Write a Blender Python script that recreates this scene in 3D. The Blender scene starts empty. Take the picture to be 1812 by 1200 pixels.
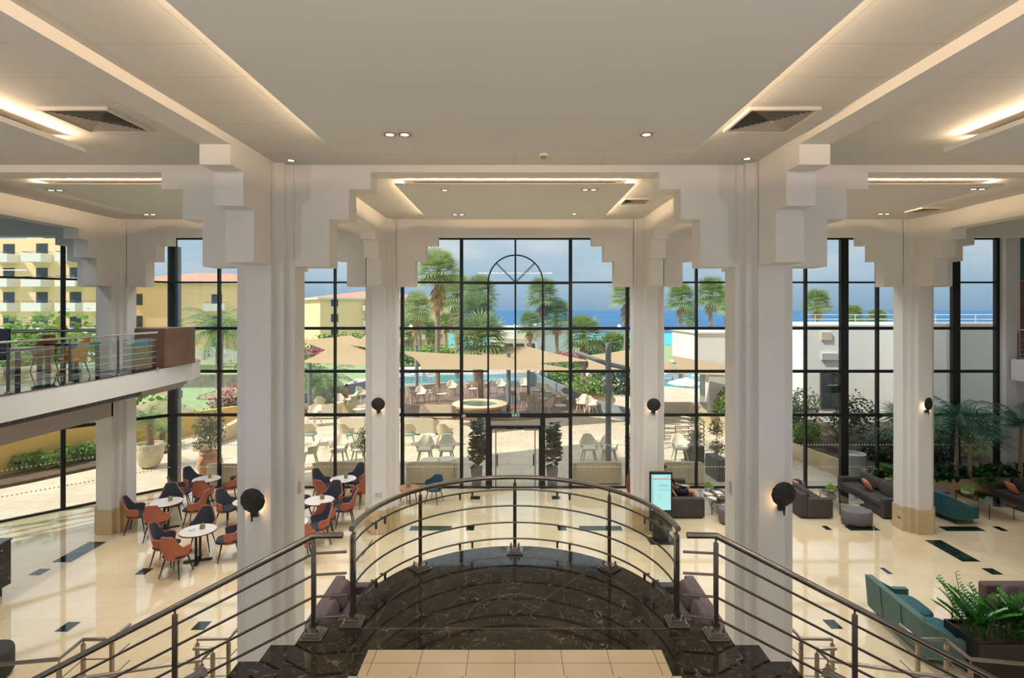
import bpy, math, random
from math import pi, sin, cos, radians as R, sqrt
from mathutils import Vector, Matrix
random.seed(7)
SC = bpy.context.scene
COL = SC.collection
F = 968.0; CX = 911.0; CY = 548.0; CH = 6.1      # pinhole measured from the photograph (1812 x 1200), eye height above hall floor

def G(x, y, h=0.0):
    """point of the horizontal plane z = h that the photograph shows at pixel x, y"""
    Z = F * (CH - h) / (y - CY)
    return ((x - CX) / F * Z, Z)

# ---------------------------------------------------------------- materials
def lin(c):
    if isinstance(c, str):
        c = c.lstrip('#'); c = [int(c[i:i+2], 16) / 255 for i in (0, 2, 4)]
        c = [v / 12.92 if v <= .04045 else ((v + .055) / 1.055) ** 2.4 for v in c]
    return (c[0], c[1], c[2], 1.0)

MATS = {}
def mat(name, color, rough=.6, metal=0., vary=.06, scale=6., bump=0., spec=.5, emit=0., trans=0., coat=0., color2=None, sub=0.):
    if name in MATS: return MATS[name]
    m = bpy.data.materials.new(name); m.use_nodes = True
    nt = m.node_tree; N = nt.nodes; L = nt.links
    b = N['Principled BSDF']
    c = lin(color)
    c2 = lin(color2) if color2 else (c[0] * (1 - vary * 2), c[1] * (1 - vary * 2), c[2] * (1 - vary * 2), 1)
    tc = N.new('ShaderNodeTexCoord'); nz = N.new('ShaderNodeTexNoise')
    nz.inputs['Scale'].default_value = scale; nz.inputs['Detail'].default_value = 4
    L.new(tc.outputs['Object'], nz.inputs['Vector'])
    cr = N.new('ShaderNodeValToRGB')
    cr.color_ramp.elements[0].position = .3; cr.color_ramp.elements[1].position = .7
    cr.color_ramp.elements[0].color = c2; cr.color_ramp.elements[1].color = c
    L.new(nz.outputs['Fac'], cr.inputs['Fac']); L.new(cr.outputs['Color'], b.inputs['Base Color'])
    b.inputs['Roughness'].default_value = rough; b.inputs['Metallic'].default_value = metal
    b.inputs['Specular IOR Level'].default_value = spec
    b.inputs['Coat Weight'].default_value = coat
    if emit:
        b.inputs['Emission Color'].default_value = c; b.inputs['Emission Strength'].default_value = emit
    if bump:
        bp = N.new('ShaderNodeBump'); bp.inputs['Strength'].default_value = bump; bp.inputs['Distance'].default_value = .01
        n2 = N.new('ShaderNodeTexNoise'); n2.inputs['Scale'].default_value = scale * 12; n2.inputs['Detail'].default_value = 3
        L.new(tc.outputs['Object'], n2.inputs['Vector'])
        L.new(n2.outputs['Fac'], bp.inputs['Height']); L.new(bp.outputs['Normal'], b.inputs['Normal'])
    if sub:   # thin leaves and cloth let light through
        tr = N.new('ShaderNodeBsdfTranslucent'); mx = N.new('ShaderNodeMixShader'); mx.inputs[0].default_value = sub
        L.new(cr.outputs['Color'], tr.inputs['Color']); L.new(b.outputs[0], mx.inputs[1]); L.new(tr.outputs[0], mx.inputs[2])
        L.new(mx.outputs[0], N['Material Output'].inputs['Surface'])
    MATS[name] = m
    return m

def glass_mat(name, tint, refl=.06, rough=0.):
    m = bpy.data.materials.new(name); m.use_nodes = True
    nt = m.node_tree; N = nt.nodes; L = nt.links; N.clear()
    out = N.new('ShaderNodeOutputMaterial'); t = N.new('ShaderNodeBsdfTransparent'); g = N.new('ShaderNodeBsdfGlossy')
    t.inputs['Color'].default_value = (*tint, 1); g.inputs['Roughness'].default_value = rough
    lw = N.new('ShaderNodeLayerWeight'); lw.inputs['Blend'].default_value = .35
    mr = N.new('ShaderNodeMapRange'); mr.inputs['To Min'].default_value = refl; mr.inputs['To Max'].default_value = .75
    mx = N.new('ShaderNodeMixShader')
    p = N.new('ShaderNodeMath'); p.operation = 'POWER'; p.inputs[1].default_value = 2.2
    L.new(lw.outputs['Facing'], p.inputs[0]); L.new(p.outputs[0], mr.inputs['Value'])
    L.new(mr.outputs['Result'], mx.inputs[0]); L.new(t.outputs[0], mx.inputs[1]); L.new(g.outputs[0], mx.inputs[2])
    L.new(mx.outputs[0], out.inputs['Surface'])
    MATS[name] = m
    return m

def marble_mat(name, base, dark, vein, scale=1.0, rough=.06, joint=None, jcol='#6b5c48', vein_w=.02, vein_amt=.8, ior=1.5):
    """polished stone: cloudy base, thin crossing veins, optional slab joints (size in metres)"""
    m = bpy.data.materials.new(name); m.use_nodes = True
    nt = m.node_tree; N = nt.nodes; L = nt.links; b = N['Principled BSDF']
    tc = N.new('ShaderNodeTexCoord')
    nz = N.new('ShaderNodeTexNoise'); nz.inputs['Scale'].default_value = 1.3 * scale; nz.inputs['Detail'].default_value = 6
    L.new(tc.outputs['Object'], nz.inputs['Vector'])
    cr = N.new('ShaderNodeValToRGB'); cr.color_ramp.elements[0].position = .32; cr.color_ramp.elements[1].position = .68
    cr.color_ramp.elements[0].color = lin(dark); cr.color_ramp.elements[1].color = lin(base)
    L.new(nz.outputs['Fac'], cr.inputs['Fac'])
    # warp
    n2 = N.new('ShaderNodeTexNoise'); n2.inputs['Scale'].default_value = 2.2 * scale; n2.inputs['Detail'].default_value = 5
    L.new(tc.outputs['Object'], n2.inputs['Vector'])
    ad = N.new('ShaderNodeMixRGB'); ad.blend_type = 'ADD'; ad.inputs[0].default_value = .55 / scale
    L.new(tc.outputs['Object'], ad.inputs[1]); L.new(n2.outputs['Color'], ad.inputs[2])
    last = cr.outputs['Color']
    for k, (sc, w) in enumerate(((2.0 * scale, vein_w), (4.7 * scale, vein_w * .8))):
        vo = N.new('ShaderNodeTexVoronoi'); vo.feature = 'DISTANCE_TO_EDGE'; vo.inputs['Scale'].default_value = sc
        L.new(ad.outputs[0], vo.inputs['Vector'])
        vr = N.new('ShaderNodeValToRGB'); vr.color_ramp.elements[0].position = 0; vr.color_ramp.elements[1].position = w
        vr.color_ramp.elements[0].color = (1, 1, 1, 1); vr.color_ramp.elements[1].color = (0, 0, 0, 1)
        L.new(vo.outputs['Distance'], vr.inputs['Fac'])
        n3 = N.new('ShaderNodeTexNoise'); n3.inputs['Scale'].default_value = (2.5 + 2 * k) * scale
        L.new(tc.outputs['Object'], n3.inputs['Vector'])
        mr = N.new('ShaderNodeMapRange'); mr.inputs['From Min'].default_value = .5; mr.inputs['From Max'].default_value = .62
        mr.inputs['To Max'].default_value = vein_amt
        L.new(n3.outputs['Fac'], mr.inputs['Value'])
        mu = N.new('ShaderNodeMath'); mu.operation = 'MULTIPLY'
        L.new(vr.outputs['Color'], mu.inputs[0]); L.new(mr.outputs['Result'], mu.inputs[1])
        mx = N.new('ShaderNodeMixRGB'); mx.inputs[2].default_value = lin(vein)
        L.new(mu.outputs[0], mx.inputs[0]); L.new(last, mx.inputs[1]); last = mx.outputs[0]
    if joint:
        br = N.new('ShaderNodeTexBrick'); br.inputs['Scale'].default_value = 1.0
        br.inputs['Brick Width'].default_value = joint[0]; br.inputs['Row Height'].default_value = joint[1]
        br.inputs['Mortar Size'].default_value = joint[2]; br.offset = joint[3] if len(joint) > 3 else 0
        br.inputs['Color1'].default_value = (1, 1, 1, 1); br.inputs['Color2'].default_value = (.9, .9, .9, 1)
        br.inputs['Mortar'].default_value = lin(jcol)
        L.new(tc.outputs['Object'], br.inputs['Vector'])
        mx = N.new('ShaderNodeMixRGB'); mx.blend_type = 'MULTIPLY'; mx.inputs[0].default_value = 1
        L.new(last, mx.inputs[1]); L.new(br.outputs['Color'], mx.inputs[2]); last = mx.outputs[0]
    L.new(last, b.inputs['Base Color'])
    b.inputs['Roughness'].default_value = rough; b.inputs['IOR'].default_value = ior
    MATS[name] = m
    return m

# ---------------------------------------------------------------- mesh builder
class MB:
    def __init__(s): s.v = []; s.f = []; s.m = []; s.k = 0
    def add(s, vs, fs, M=None):
        o = len(s.v)
        s.v.extend([tuple(M @ Vector(p)) for p in vs] if M is not None else [tuple(p) for p in vs])
        for f in fs: s.f.append([i + o for i in f]); s.m.append(s.k)
        return s
    def box(s, x0, x1, y0, y1, z0, z1, M=None):
        vs = [(x, y, z) for x in (x0, x1) for y in (y0, y1) for z in (z0, z1)]
        return s.add(vs, [(0, 1, 3, 2), (4, 6, 7, 5), (0, 4, 5, 1), (2, 3, 7, 6), (0, 2, 6, 4), (1, 5, 7, 3)], M)
    def cbox(s, c, d, rz=0, rx=0, ry=0):
        M = Matrix.Translation(c) @ Matrix.Rotation(rz, 4, 'Z') @ Matrix.Rotation(ry, 4, 'Y') @ Matrix.Rotation(rx, 4, 'X')
        return s.box(-d[0]/2, d[0]/2, -d[1]/2, d[1]/2, -d[2]/2, d[2]/2, M)
    def prism(s, poly, z0, z1, M=None):
        n = len(poly)
        a = sum(poly[i][0] * poly[(i+1) % n][1] - poly[(i+1) % n][0] * poly[i][1] for i in range(n))
        if a < 0: poly = poly[::-1]
        vs = [(p[0], p[1], z0) for p in poly] + [(p[0], p[1], z1) for p in poly]
        fs = [tuple(range(n))[::-1], tuple(range(n, 2*n))] + [(i, (i+1) % n, n + (i+1) % n, n + i) for i in range(n)]
        return s.add(vs, fs, M)
    def tube(s, pts, r, n=8, closed=False, M=None):
        pts = [Vector(p) for p in pts]; m = len(pts)
        rs = r if isinstance(r, (list, tuple)) else [r] * m
        vs = []; up = None
        for i, p in enumerate(pts):
            a = pts[i-1] if (i > 0 or closed) else p; b = pts[(i+1) % m] if (i < m-1 or closed) else p
            d = (b - a).normalized() if (b - a).length > 1e-9 else Vector((0, 0, 1))
            if up is None: up = Vector((0, 0, 1)) if abs(d.z) < .9 else Vector((1, 0, 0))
            x = d.cross(up)
            if x.length < 1e-6: x = d.cross(Vector((1, 0, 0)))
            x.normalize(); y = x.cross(d).normalized(); up = y
            k = 1.0
            if 0 < i < m-1:
                cs = (pts[i]-pts[i-1]).normalized().dot((pts[i+1]-pts[i]).normalized()); k = min(1.5, 1 / max(.4, sqrt((1 + cs) / 2)))
            for j in range(n):
                t = 2*pi*j/n; vs.append(p + (x * cos(t) * k + y * sin(t)) * rs[i])
        fs = [(i*n+j, i*n+(j+1) % n, ((i+1) % m)*n+(j+1) % n, ((i+1) % m)*n+j) for i in range(m if closed else m-1) for j in range(n)]
        if not closed: fs += [tuple(range(n))[::-1], tuple(range((m-1)*n, m*n))]
        return s.add(vs, fs, M)
    def lathe(s, prof, c=(0, 0, 0), n=24, M=None, cap=True):
        vs = []; fs = []; m = len(prof)
        for r, z in prof:
            for j in range(n): vs.append((c[0] + r*cos(2*pi*j/n), c[1] + r*sin(2*pi*j/n), c[2] + z))
        for i in range(m-1):
            for j in range(n): fs.append((i*n+j, i*n+(j+1) % n, (i+1)*n+(j+1) % n, (i+1)*n+j))
        if cap and prof[0][0] > 2e-3: fs.append(tuple(range(n))[::-1])
        if cap and prof[-1][0] > 2e-3: fs.append(tuple(range((m-1)*n, m*n)))
        return s.add(vs, fs, M)
    def ell(s, c, d, e=1.0, nu=16, nv=10, M0=None):
        """superellipsoid: e = 1 round, e < 1 boxy"""
        def p(t, e_): return math.copysign(abs(t) ** e_, t)
        vs = []
        for i in range(nv + 1):
            a = -pi/2 + pi*i/nv
            for j in range(nu):
                b = 2*pi*j/nu
                vs.append((d[0]*p(cos(a), e)*p(cos(b), e), d[1]*p(cos(a), e)*p(sin(b), e), d[2]*p(sin(a), e if e > .6 else 1)))
        M = Matrix.Translation(c) @ (M0 if M0 is not None else Matrix.Identity(4))
        return s.add(vs, [(i*nu+j, i*nu+(j+1) % nu, (i+1)*nu+(j+1) % nu, (i+1)*nu+j) for i in range(nv) for j in range(nu)], M)
    def grid(s, fn, nu, nv, M=None, wrap=False):
        vs = [fn(i/nu, j/nv) for i in range(nu+1) for j in range(nv+1)]
        return s.add(vs, [(i*(nv+1)+j, (i+1)*(nv+1)+j, (i+1)*(nv+1)+j+1, i*(nv+1)+j+1) for i in range(nu) for j in range(nv)], M)
    def sheet(s, fn, nu, nv, t, M=None):
        """a closed slab of thickness t whose mid surface is fn(u, v)"""
        P = [[Vector(fn(i/nu, j/nv)) for j in range(nv+1)] for i in range(nu+1)]
        top = []; bot = []
        for i in range(nu+1):
            for j in range(nv+1):
                du = P[min(i+1, nu)][j] - P[max(i-1, 0)][j]; dv = P[i][min(j+1, nv)] - P[i][max(j-1, 0)]
                n = du.cross(dv); n = n.normalized() if n.length > 1e-9 else Vector((0, 0, 1))
                top.append(P[i][j] + n*t/2); bot.append(P[i][j] - n*t/2)
        K = len(top); W = nv+1
        fs = []
        for i in range(nu):
            for j in range(nv):
                a, b, c, d = i*W+j, (i+1)*W+j, (i+1)*W+j+1, i*W+j+1
                fs.append((a, b, c, d)); fs.append((K+d, K+c, K+b, K+a))
        for j in range(nv):
            fs.append((j, j+1, K+j+1, K+j)); a = nu*W+j; fs.append((a+1, a, K+a, K+a+1))
        for i in range(nu):
            a, b = i*W, (i+1)*W; fs.append((b, a, K+a, K+b)); a, b = i*W+nv, (i+1)*W+nv; fs.append((a, b, K+b, K+a))
        return s.add(top + bot, fs, M)
    def build(s, name, mats, parent=None, smooth=False, bevel=0, seg=2, subsurf=0, loc=None, rz=None, label=None, cat=None, group=None, kind=None, angle=40):
        me = bpy.data.meshes.new(name)
        me.from_pydata(s.v, [], s.f)
        if not isinstance(mats, (list, tuple)): mats = [mats]
        for m in mats: me.materials.append(m)
        if len(mats) > 1: me.polygons.foreach_set('material_index', s.m)
        if smooth: me.polygons.foreach_set('use_smooth', [True] * len(me.polygons))
        me.update()
        o = bpy.data.objects.new(name, me); COL.objects.link(o)
        if smooth and smooth != 'all':
            try: me.set_sharp_from_angle(angle=R(angle))
            except Exception: pass
        if parent is not None: o.parent = parent
        if loc is not None: o.location = loc
        if rz is not None: o.rotation_euler[2] = rz
        if bevel:
            b = o.modifiers.new('b', 'BEVEL'); b.width = bevel; b.segments = seg; b.limit_method = 'ANGLE'
            if not smooth:
                me.polygons.foreach_set('use_smooth', [True] * len(me.polygons)); b.harden_normals = True
        if subsurf:
            q = o.modifiers.new('s', 'SUBSURF'); q.levels = q.render_levels = subsurf
        tag(o, label, cat, group, kind)
        return o

def tag(o, label=None, cat=None, group=None, kind=None):
    if label: o['label'] = label
    if cat: o['category'] = cat
    if group: o['group'] = group
    if kind: o['kind'] = kind
    return o

def empty(name, loc=(0, 0, 0), rz=0, label=None, cat=None, group=None, kind=None):
    o = bpy.data.objects.new(name, None); COL.objects.link(o)
    o.location = loc; o.rotation_euler = (0, 0, rz); o.empty_display_size = .1
    return tag(o, label, cat, group, kind)

def copy_tree(o, parent=None):
    c = o.copy(); COL.objects.link(c)
    if parent is not None: c.parent = parent
    for ch in o.children: copy_tree(ch, c)
    return c

class Proto:
    """first use places the original, later uses copies of it"""
    def __init__(s, root): s.root = root; s.used = False; s.kids = None
    def place(s, loc, rz=0, label=None, cat=None, group=None, scale=None, name=None):
        if not s.used: o = s.root; s.used = True
        else: o = copy_tree(s.root)
        o.location = (loc[0], loc[1], loc[2] if len(loc) > 2 else 0); o.rotation_euler = (0, 0, rz)
        if scale: o.scale = (scale,) * 3 if not isinstance(scale, tuple) else scale
        tag(o, label, cat, group)
        return o

def struct(mb, name, m, **k): return mb.build(name, m, kind='structure', **k)
# ================================================================ camera, sky, sun
cam = bpy.data.cameras.new('camera'); co = bpy.data.objects.new('camera', cam); COL.objects.link(co)
co.location = (0, 0, CH); co.rotation_euler = (pi/2, 0, 0)
cam.sensor_width = 36; cam.lens = 36 * F / 1812
cam.shift_x = -(CX - 906) / 1812; cam.shift_y = -(600 - CY) / 1812
cam.clip_start = .05; cam.clip_end = 6000
SC.camera = co
SC.view_settings.view_transform = 'Standard'; SC.view_settings.look = 'None'
SC.view_settings.exposure = 0; SC.view_settings.gamma = 1; SC.view_settings.use_curve_mapping = False
cy = SC.cycles
cy.use_denoising = True
cy.max_bounces = 9; cy.diffuse_bounces = 5; cy.glossy_bounces = 4; cy.transparent_max_bounces = 24; cy.transmission_bounces = 4
cy.sample_clamp_indirect = 6; cy.caustics_reflective = False; cy.caustics_refractive = False
try: cy.use_adaptive_sampling = True; cy.adaptive_threshold = .03
except Exception: pass

w = bpy.data.worlds.new('sky'); SC.world = w; w.use_nodes = True
N = w.node_tree.nodes; L = w.node_tree.links; bg = N['Background']
tc = N.new('ShaderNodeTexCoord'); sx = N.new('ShaderNodeSeparateXYZ'); L.new(tc.outputs['Generated'], sx.inputs[0])
cr = N.new('ShaderNodeValToRGB'); e = cr.color_ramp.elements
e[0].position = 0; e[0].color = (.30, .47, .68, 1)
e[1].position = 1; e[1].color = (1.1, 1.25, 1.5, 1)
for p, c in ((.03, (.40, .57, .76)), (.07, (.48, .65, .83)), (.16, (.60, .76, .92)), (.30, (1.05, 1.14, 1.26)), (.6, (1.15, 1.3, 1.5))):
    q = e.new(p); q.color = (*c, 1)
L.new(sx.outputs['Z'], cr.inputs['Fac'])
mp = N.new('ShaderNodeMapping'); mp.inputs['Scale'].default_value = (1, 1, 3.2); L.new(tc.outputs['Generated'], mp.inputs['Vector'])
nz = N.new('ShaderNodeTexNoise'); nz.inputs['Scale'].default_value = 5.5; nz.inputs['Detail'].default_value = 7; nz.inputs['Roughness'].default_value = .55
L.new(mp.outputs[0], nz.inputs['Vector'])
rr = N.new('ShaderNodeMapRange'); rr.inputs['From Min'].default_value = .42; rr.inputs['From Max'].default_value = .68; rr.inputs['To Max'].default_value = .75
L.new(nz.outputs['Fac'], rr.inputs['Value'])
mz = N.new('ShaderNodeMapRange'); mz.inputs['From Min'].default_value = .03; mz.inputs['From Max'].default_value = .1; L.new(sx.outputs['Z'], mz.inputs['Value'])
mm = N.new('ShaderNodeMath'); mm.operation = 'MULTIPLY'; L.new(rr.outputs[0], mm.inputs[0]); L.new(mz.outputs[0], mm.inputs[1])
mx = N.new('ShaderNodeMixRGB'); mx.inputs[2].default_value = (.88, .92, .97, 1); L.new(mm.outputs[0], mx.inputs[0]); L.new(cr.outputs[0], mx.inputs[1])
L.new(mx.outputs[0], bg.inputs['Color']); bg.inputs['Strength'].default_value = 1.0

sun = bpy.data.lights.new('sun', 'SUN'); so = bpy.data.objects.new('sun', sun); COL.objects.link(so)
SUND = Vector((-.58, -.25, .78)).normalized()
so.rotation_euler = SUND.to_track_quat('Z', 'Y').to_euler(); so.location = (-30, -10, 40)
sun.energy = 5.4; sun.angle = R(.6); sun.color = (1, .95, .86)

def lamp(name, kind, loc, energy, color=(1, .82, .6), size=.2, aim=(0, 0, -1), sizey=None, spot=None, blend=.6):
    l = bpy.data.lights.new(name, kind); o = bpy.data.objects.new(name, l); COL.objects.link(o)
    o.location = loc; l.energy = energy; l.color = color
    if kind == 'AREA':
        l.size = size
        if sizey: l.shape = 'RECTANGLE'; l.size_y = sizey
    elif kind == 'SPOT': l.shadow_soft_size = size; l.spot_size = spot or R(120); l.spot_blend = blend
    else: l.shadow_soft_size = size
    o.rotation_euler = (-Vector(aim)).to_track_quat('Z', 'Y').to_euler()
    return o

# ================================================================ common materials
plaster = mat('plaster', (.70, .685, .665), .75, vary=.015, scale=1.2, bump=.03)
ceiling_plaster = mat('ceiling_paint', (.67, .675, .68), .8, vary=.015, scale=.6)  # even ceiling paint, slightly cooler in tone than the wall plaster
steel = mat('brushed_steel', (.34, .29, .25), .27, 1., vary=.08, scale=3)
steel_dark = mat('bronze_steel', (.16, .13, .11), .35, .9, vary=.1, scale=3)
black_metal = mat('black_frame', (.012, .012, .013), .45, .2, vary=.1)
glass = glass_mat('window_glass', (.93, .94, .92), .035)
clear_glass = glass_mat('rail_glass', (.955, .975, .965), .03)
dark_marble = marble_mat('dark_marble', '#30281f', '#16120e', '#a8967c', 2.6, .05, vein_w=.028, vein_amt=.5)
limestone = marble_mat('limestone', '#cfbc9b', '#bca884', '#a58a63', .9, .35, vein_amt=.15)
beige_stone = marble_mat('beige_stone', '#cdb795', '#bfa682', '#a88e68', .8, .32, joint=(.41, .362, .003, 0), jcol='#6b5236', vein_amt=.2)
floor_mat = marble_mat('cream_floor', '#ead8b6', '#dbc59e', '#c0a984', .35, .05, joint=(.9, .6, .0015, .5), jcol='#bda98a', vein_amt=.22, vein_w=.015, ior=1.85)
green_marble = marble_mat('green_marble', '#122a27', '#0b1716', '#6b9a8c', 2.0, .06, vein_amt=.6)
white_paint = mat('white_render', (.82, .80, .77), .7, vary=.02, scale=2)

def ceil_mat():
    m = bpy.data.materials.new('tiled_ceiling'); m.use_nodes = True
    nt = m.node_tree; N = nt.nodes; L = nt.links; b = N['Principled BSDF']
    tc = N.new('ShaderNodeTexCoord'); br = N.new('ShaderNodeTexBrick')
    br.inputs['Scale'].default_value = 1; br.inputs['Brick Width'].default_value = 1.25; br.inputs['Row Height'].default_value = .63
    br.inputs['Mortar Size'].default_value = .003; br.offset = 0
    br.inputs['Color1'].default_value = (.575, .575, .56, 1); br.inputs['Color2'].default_value = (.58, .58, .565, 1); br.inputs['Mortar'].default_value = (.36, .33, .29, 1)
    L.new(tc.outputs['Object'], br.inputs['Vector']); L.new(br.outputs['Color'], b.inputs['Base Color']); b.inputs['Roughness'].default_value = .8
    return m
ceiling_tile = ceil_mat()

# ================================================================ arcade
COLX = (-11.13, -3.69, 3.69, 11.13); ROWS = (8.3, 15.28)
def cross_poly(cx, cy, e=0.0):
    a, b, c, d, g, h = .43 + e, .19 + e, .31 + e, .31 + e, .45 + e, .19 + e
    q = [(a, 0), (a, b), (c, b), (c, d), (h, d), (h, g), (0, g)]
    pts = []
    for sx_, sy_ in ((1, 1), (-1, 1), (-1, -1), (1, -1)):
        k = [(cx + p[0]*sx_, cy + p[1]*sy_) for p in q]
        if sx_ * sy_ < 0: k = k[::-1]
        pts += k[:-1] if True else k
    out = []
    for p in pts:
        if not out or (abs(p[0]-out[-1][0]) + abs(p[1]-out[-1][1])) > 1e-6: out.append(p)
    return out
TOP = 9.1
n = 0
for r, yy in enumerate(ROWS):
    for xx in COLX:
        n += 1
        mb = MB(); mb.prism(cross_poly(xx, yy), .66, TOP)
        c = struct(mb, 'column', plaster, bevel=.008)
        mb = MB(); mb.prism(cross_poly(xx, yy, .022), 0, .66)
        struct(mb, 'column_base_trim', limestone, bevel=.006)

# arches: three square steps up to the soffit, in both directions
SH = (CH + .637, CH + 1.34, CH + 1.785, CH + 2.036)
def arch(p0, p1, th, e0=.43, e1=.43, ends=(1, 1)):
    """wall from column centre p0 to p1 with a stepped opening between the column faces"""
    dx, dy = p1[0]-p0[0], p1[1]-p0[1]; Ln = sqrt(dx*dx + dy*dy); a = math.atan2(dy, dx)
    st = (.51, .29, .32); prof = []
    if ends[0]:
        u = e0; prof += [(0, SH[0])]
        for k in range(3): u += st[k]; prof += [(u, SH[k]), (u, SH[k+1])]
    else: prof += [(0, SH[3])]
    if ends[1]:
        u = Ln - e1 - sum(st)
        for k in (2, 1, 0): prof += [(u, SH[k+1]), (u, SH[k])]; u += st[k]
        prof += [(Ln, SH[0])]
    else: prof += [(Ln, SH[3])]
    M = Matrix.Translation((p0[0], p0[1], 0)) @ Matrix.Rotation(a, 4, 'Z') @ Matrix.Rotation(pi/2, 4, 'X')
    # convex strips between consecutive u values
    mb = MB()
    xs = sorted(set(round(p[0], 5) for p in prof))
    for i in range(len(xs)-1):
        um = (xs[i] + xs[i+1]) / 2; z = SH[3]
        for j in range(len(prof)-1):
            if prof[j][0] < um < prof[j+1][0] and abs(prof[j][1]-prof[j+1][1]) < 1e-6: z = prof[j][1]
        x0, x1 = xs[i], xs[i+1]
        x0 = max(x0, e0 - .02) if ends[0] else x0
        x1 = min(x1, Ln - e1 + .02) if ends[1] else x1
        mb.add([(x0, z, -th/2), (x1, z, -th/2), (x1, TOP, -th/2), (x0, TOP, -th/2), (x0, z, th/2), (x1, z, th/2), (x1, TOP, th/2), (x0, TOP, th/2)],
               [(0, 1, 2, 3), (7, 6, 5, 4), (0, 4, 5, 1), (3, 2, 6, 7), (0, 3, 7, 4), (1, 5, 6, 2)], M)
    return struct(mb, 'arch_beam', plaster)
for yy in ROWS:
    for i in range(3): arch((COLX[i], yy), (COLX[i+1], yy), .38)
    for s in (-1, 1): arch((s*11.13, yy), (18.5 if s > 0 else (-18.5 if yy < 10 else -14.8), yy), .38, ends=(1, 0))
for xx in COLX:
    arch((xx, .4), (xx, ROWS[0]), .38, .45, .45)
    arch((xx, ROWS[0]), (xx, ROWS[1]), .38, .45, .45)
for xx in COLX:
    arch((xx, -9), (xx, .4), .38, ends=(0, 1))

# ceilings
H1 = CH + 2.145; H2 = CH + 2.493
def bay_ceiling(x0, x1, y0, y1, h, pc, ps, gap=.06, name='ceiling', th=.06):
    """tiled ring with a recess, light cove and a lower floating panel; pc = panel centre, ps = panel size"""
    (px, py), (pw, pd) = pc, ps
    rx, ry = pw/2 - .3, pd/2 - .3
    mb = MB(); t = .08
    mb.box(x0, x1, y0, py-ry, h, h+t); mb.box(x0, x1, py+ry, y1, h, h+t)
    mb.box(x0, px-rx, py-ry, py+ry, h, h+t); mb.box(px+rx, x1, py-ry, py+ry, h, h+t)
    struct(mb, name, ceiling_tile)
    mb = MB()   # recess box above
    rh = .22
    mb.box(px-rx-.03, px+rx+.03, py-ry-.03, py+ry+.03, h+t+rh, h+t+rh+.03)
    for a in (-1, 1):
        mb.box(px+a*rx+min(0, a*.03), px+a*rx+max(0, a*.03), py-ry-.03, py+ry+.03, h+t, h+t+rh)
        mb.box(px-rx, px+rx, py+a*ry+min(0, a*.03), py+a*ry+max(0, a*.03), h+t, h+t+rh)
    struct(mb, 'ceiling_recess', ceiling_plaster)
    mb = MB(); mb.box(px-pw/2, px+pw/2, py-pd/2, py+pd/2, h-gap-th, h-gap)
    struct(mb, 'ceiling_panel', ceiling_plaster)
    return
led = mat('warm_led', (1, .66, .36), .5, emit=1.0, vary=0)
def cove(px, py, pw, pd, h, e=1., gap=.06):
    """an LED profile lying inside each edge of the floating panel, glowing onto the ring"""
    mb = MB(); q = .24; z1 = h - gap + (.058 if gap < .1 else .03)
    for a in (-1, 1):
        mb.box(px+a*(pw/2-q)-.008, px+a*(pw/2-q)+.008, py-pd/2+q, py+pd/2-q, h-gap, z1)
        mb.box(px-pw/2+q, px+pw/2-q, py+a*(pd/2-q)-.008, py+a*(pd/2-q)+.008, h-gap, z1)
    return mb.build('cove_light', led, label=None)
PAN = []
for i in range(3):
    x0, x1 = COLX[i] + .19, COLX[i+1] - .19; xm = (x0 + x1) / 2
    pw = 4.44 if i == 1 else 4.1
    d1 = (xm, 2.04); s1 = (pw, 9.6)
    bay_ceiling(x0, x1, -8.9, 8.11, H1, d1, s1, .12); PAN.append((d1, s1, H1, .12))
    pw = 4.56 if i == 1 else 3.8
    d2 = (xm, 12.4); s2 = (pw, 4.0)
    bay_ceiling(x0, x1, 8.49, 15.09, H2, d2, s2, .09, th=.03); PAN.append((d2, s2, H2, .09))
WHERE = ['over the near left bay', 'over the far left bay', 'over the near central bay', 'over the far central bay', 'over the near right bay', 'over the far right bay']
for k, ((px, py), (pw, pd), h, gp) in enumerate(PAN):
    o = cove(px, py, pw, pd, h, gap=gp)
    tag(o, 'warm light strip hidden above the floating ceiling panel ' + WHERE[k], 'cove light', 'cove lights above the ceiling panels')
for x0, x1 in ((-19, -11.32), (11.32, 19)):
    mb = MB()
    mb.prism([(x0, -8.9), (x1, -8.9), (x1, 15.09), (x0 if x0 > 0 else -15.25, 15.09), (x0, 15.09 if x0 > 0 else 11.3)], H2, H2 + .08); struct(mb, 'ceiling', ceiling_plaster)
mb = MB(); mb.prism([(-15.0, 15.47), (19, 15.47), (19, 18.68), (-11.75, 18.68)], H2, H2 + .08); struct(mb, 'ceiling', ceiling_plaster)
mb = MB(); mb.prism([(-19.4, -9), (19.2, -9), (19.2, 19.0), (-11.8, 19.0), (-19.4, 11.4)], TOP, TOP + .3); struct(mb, 'roof_slab', white_paint)
mb = MB(); mb.prism([(1, -9), (19.2, -9), (19.2, 18.6), (1, 18.6)], TOP + .3, 28); mb.prism([(-19.4, -9), (-12, -9), (-12, 18.4), (-19.4, 11.4)], TOP + .3, 22); struct(mb, 'added_shade_wall', white_paint)  # unseen blocks added above the roof to shade the terrace and right annex
for a, b in ((-19.2, -18.9), (18.9, 19.2)):   # hall sides beyond the arcade, glazed to the garden on the left, solid to the right
    if a < 0: continue
    mb = MB(); mb.box(a, b, -9, 18.7, 0, TOP); struct(mb, 'wall_right', plaster)

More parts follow.
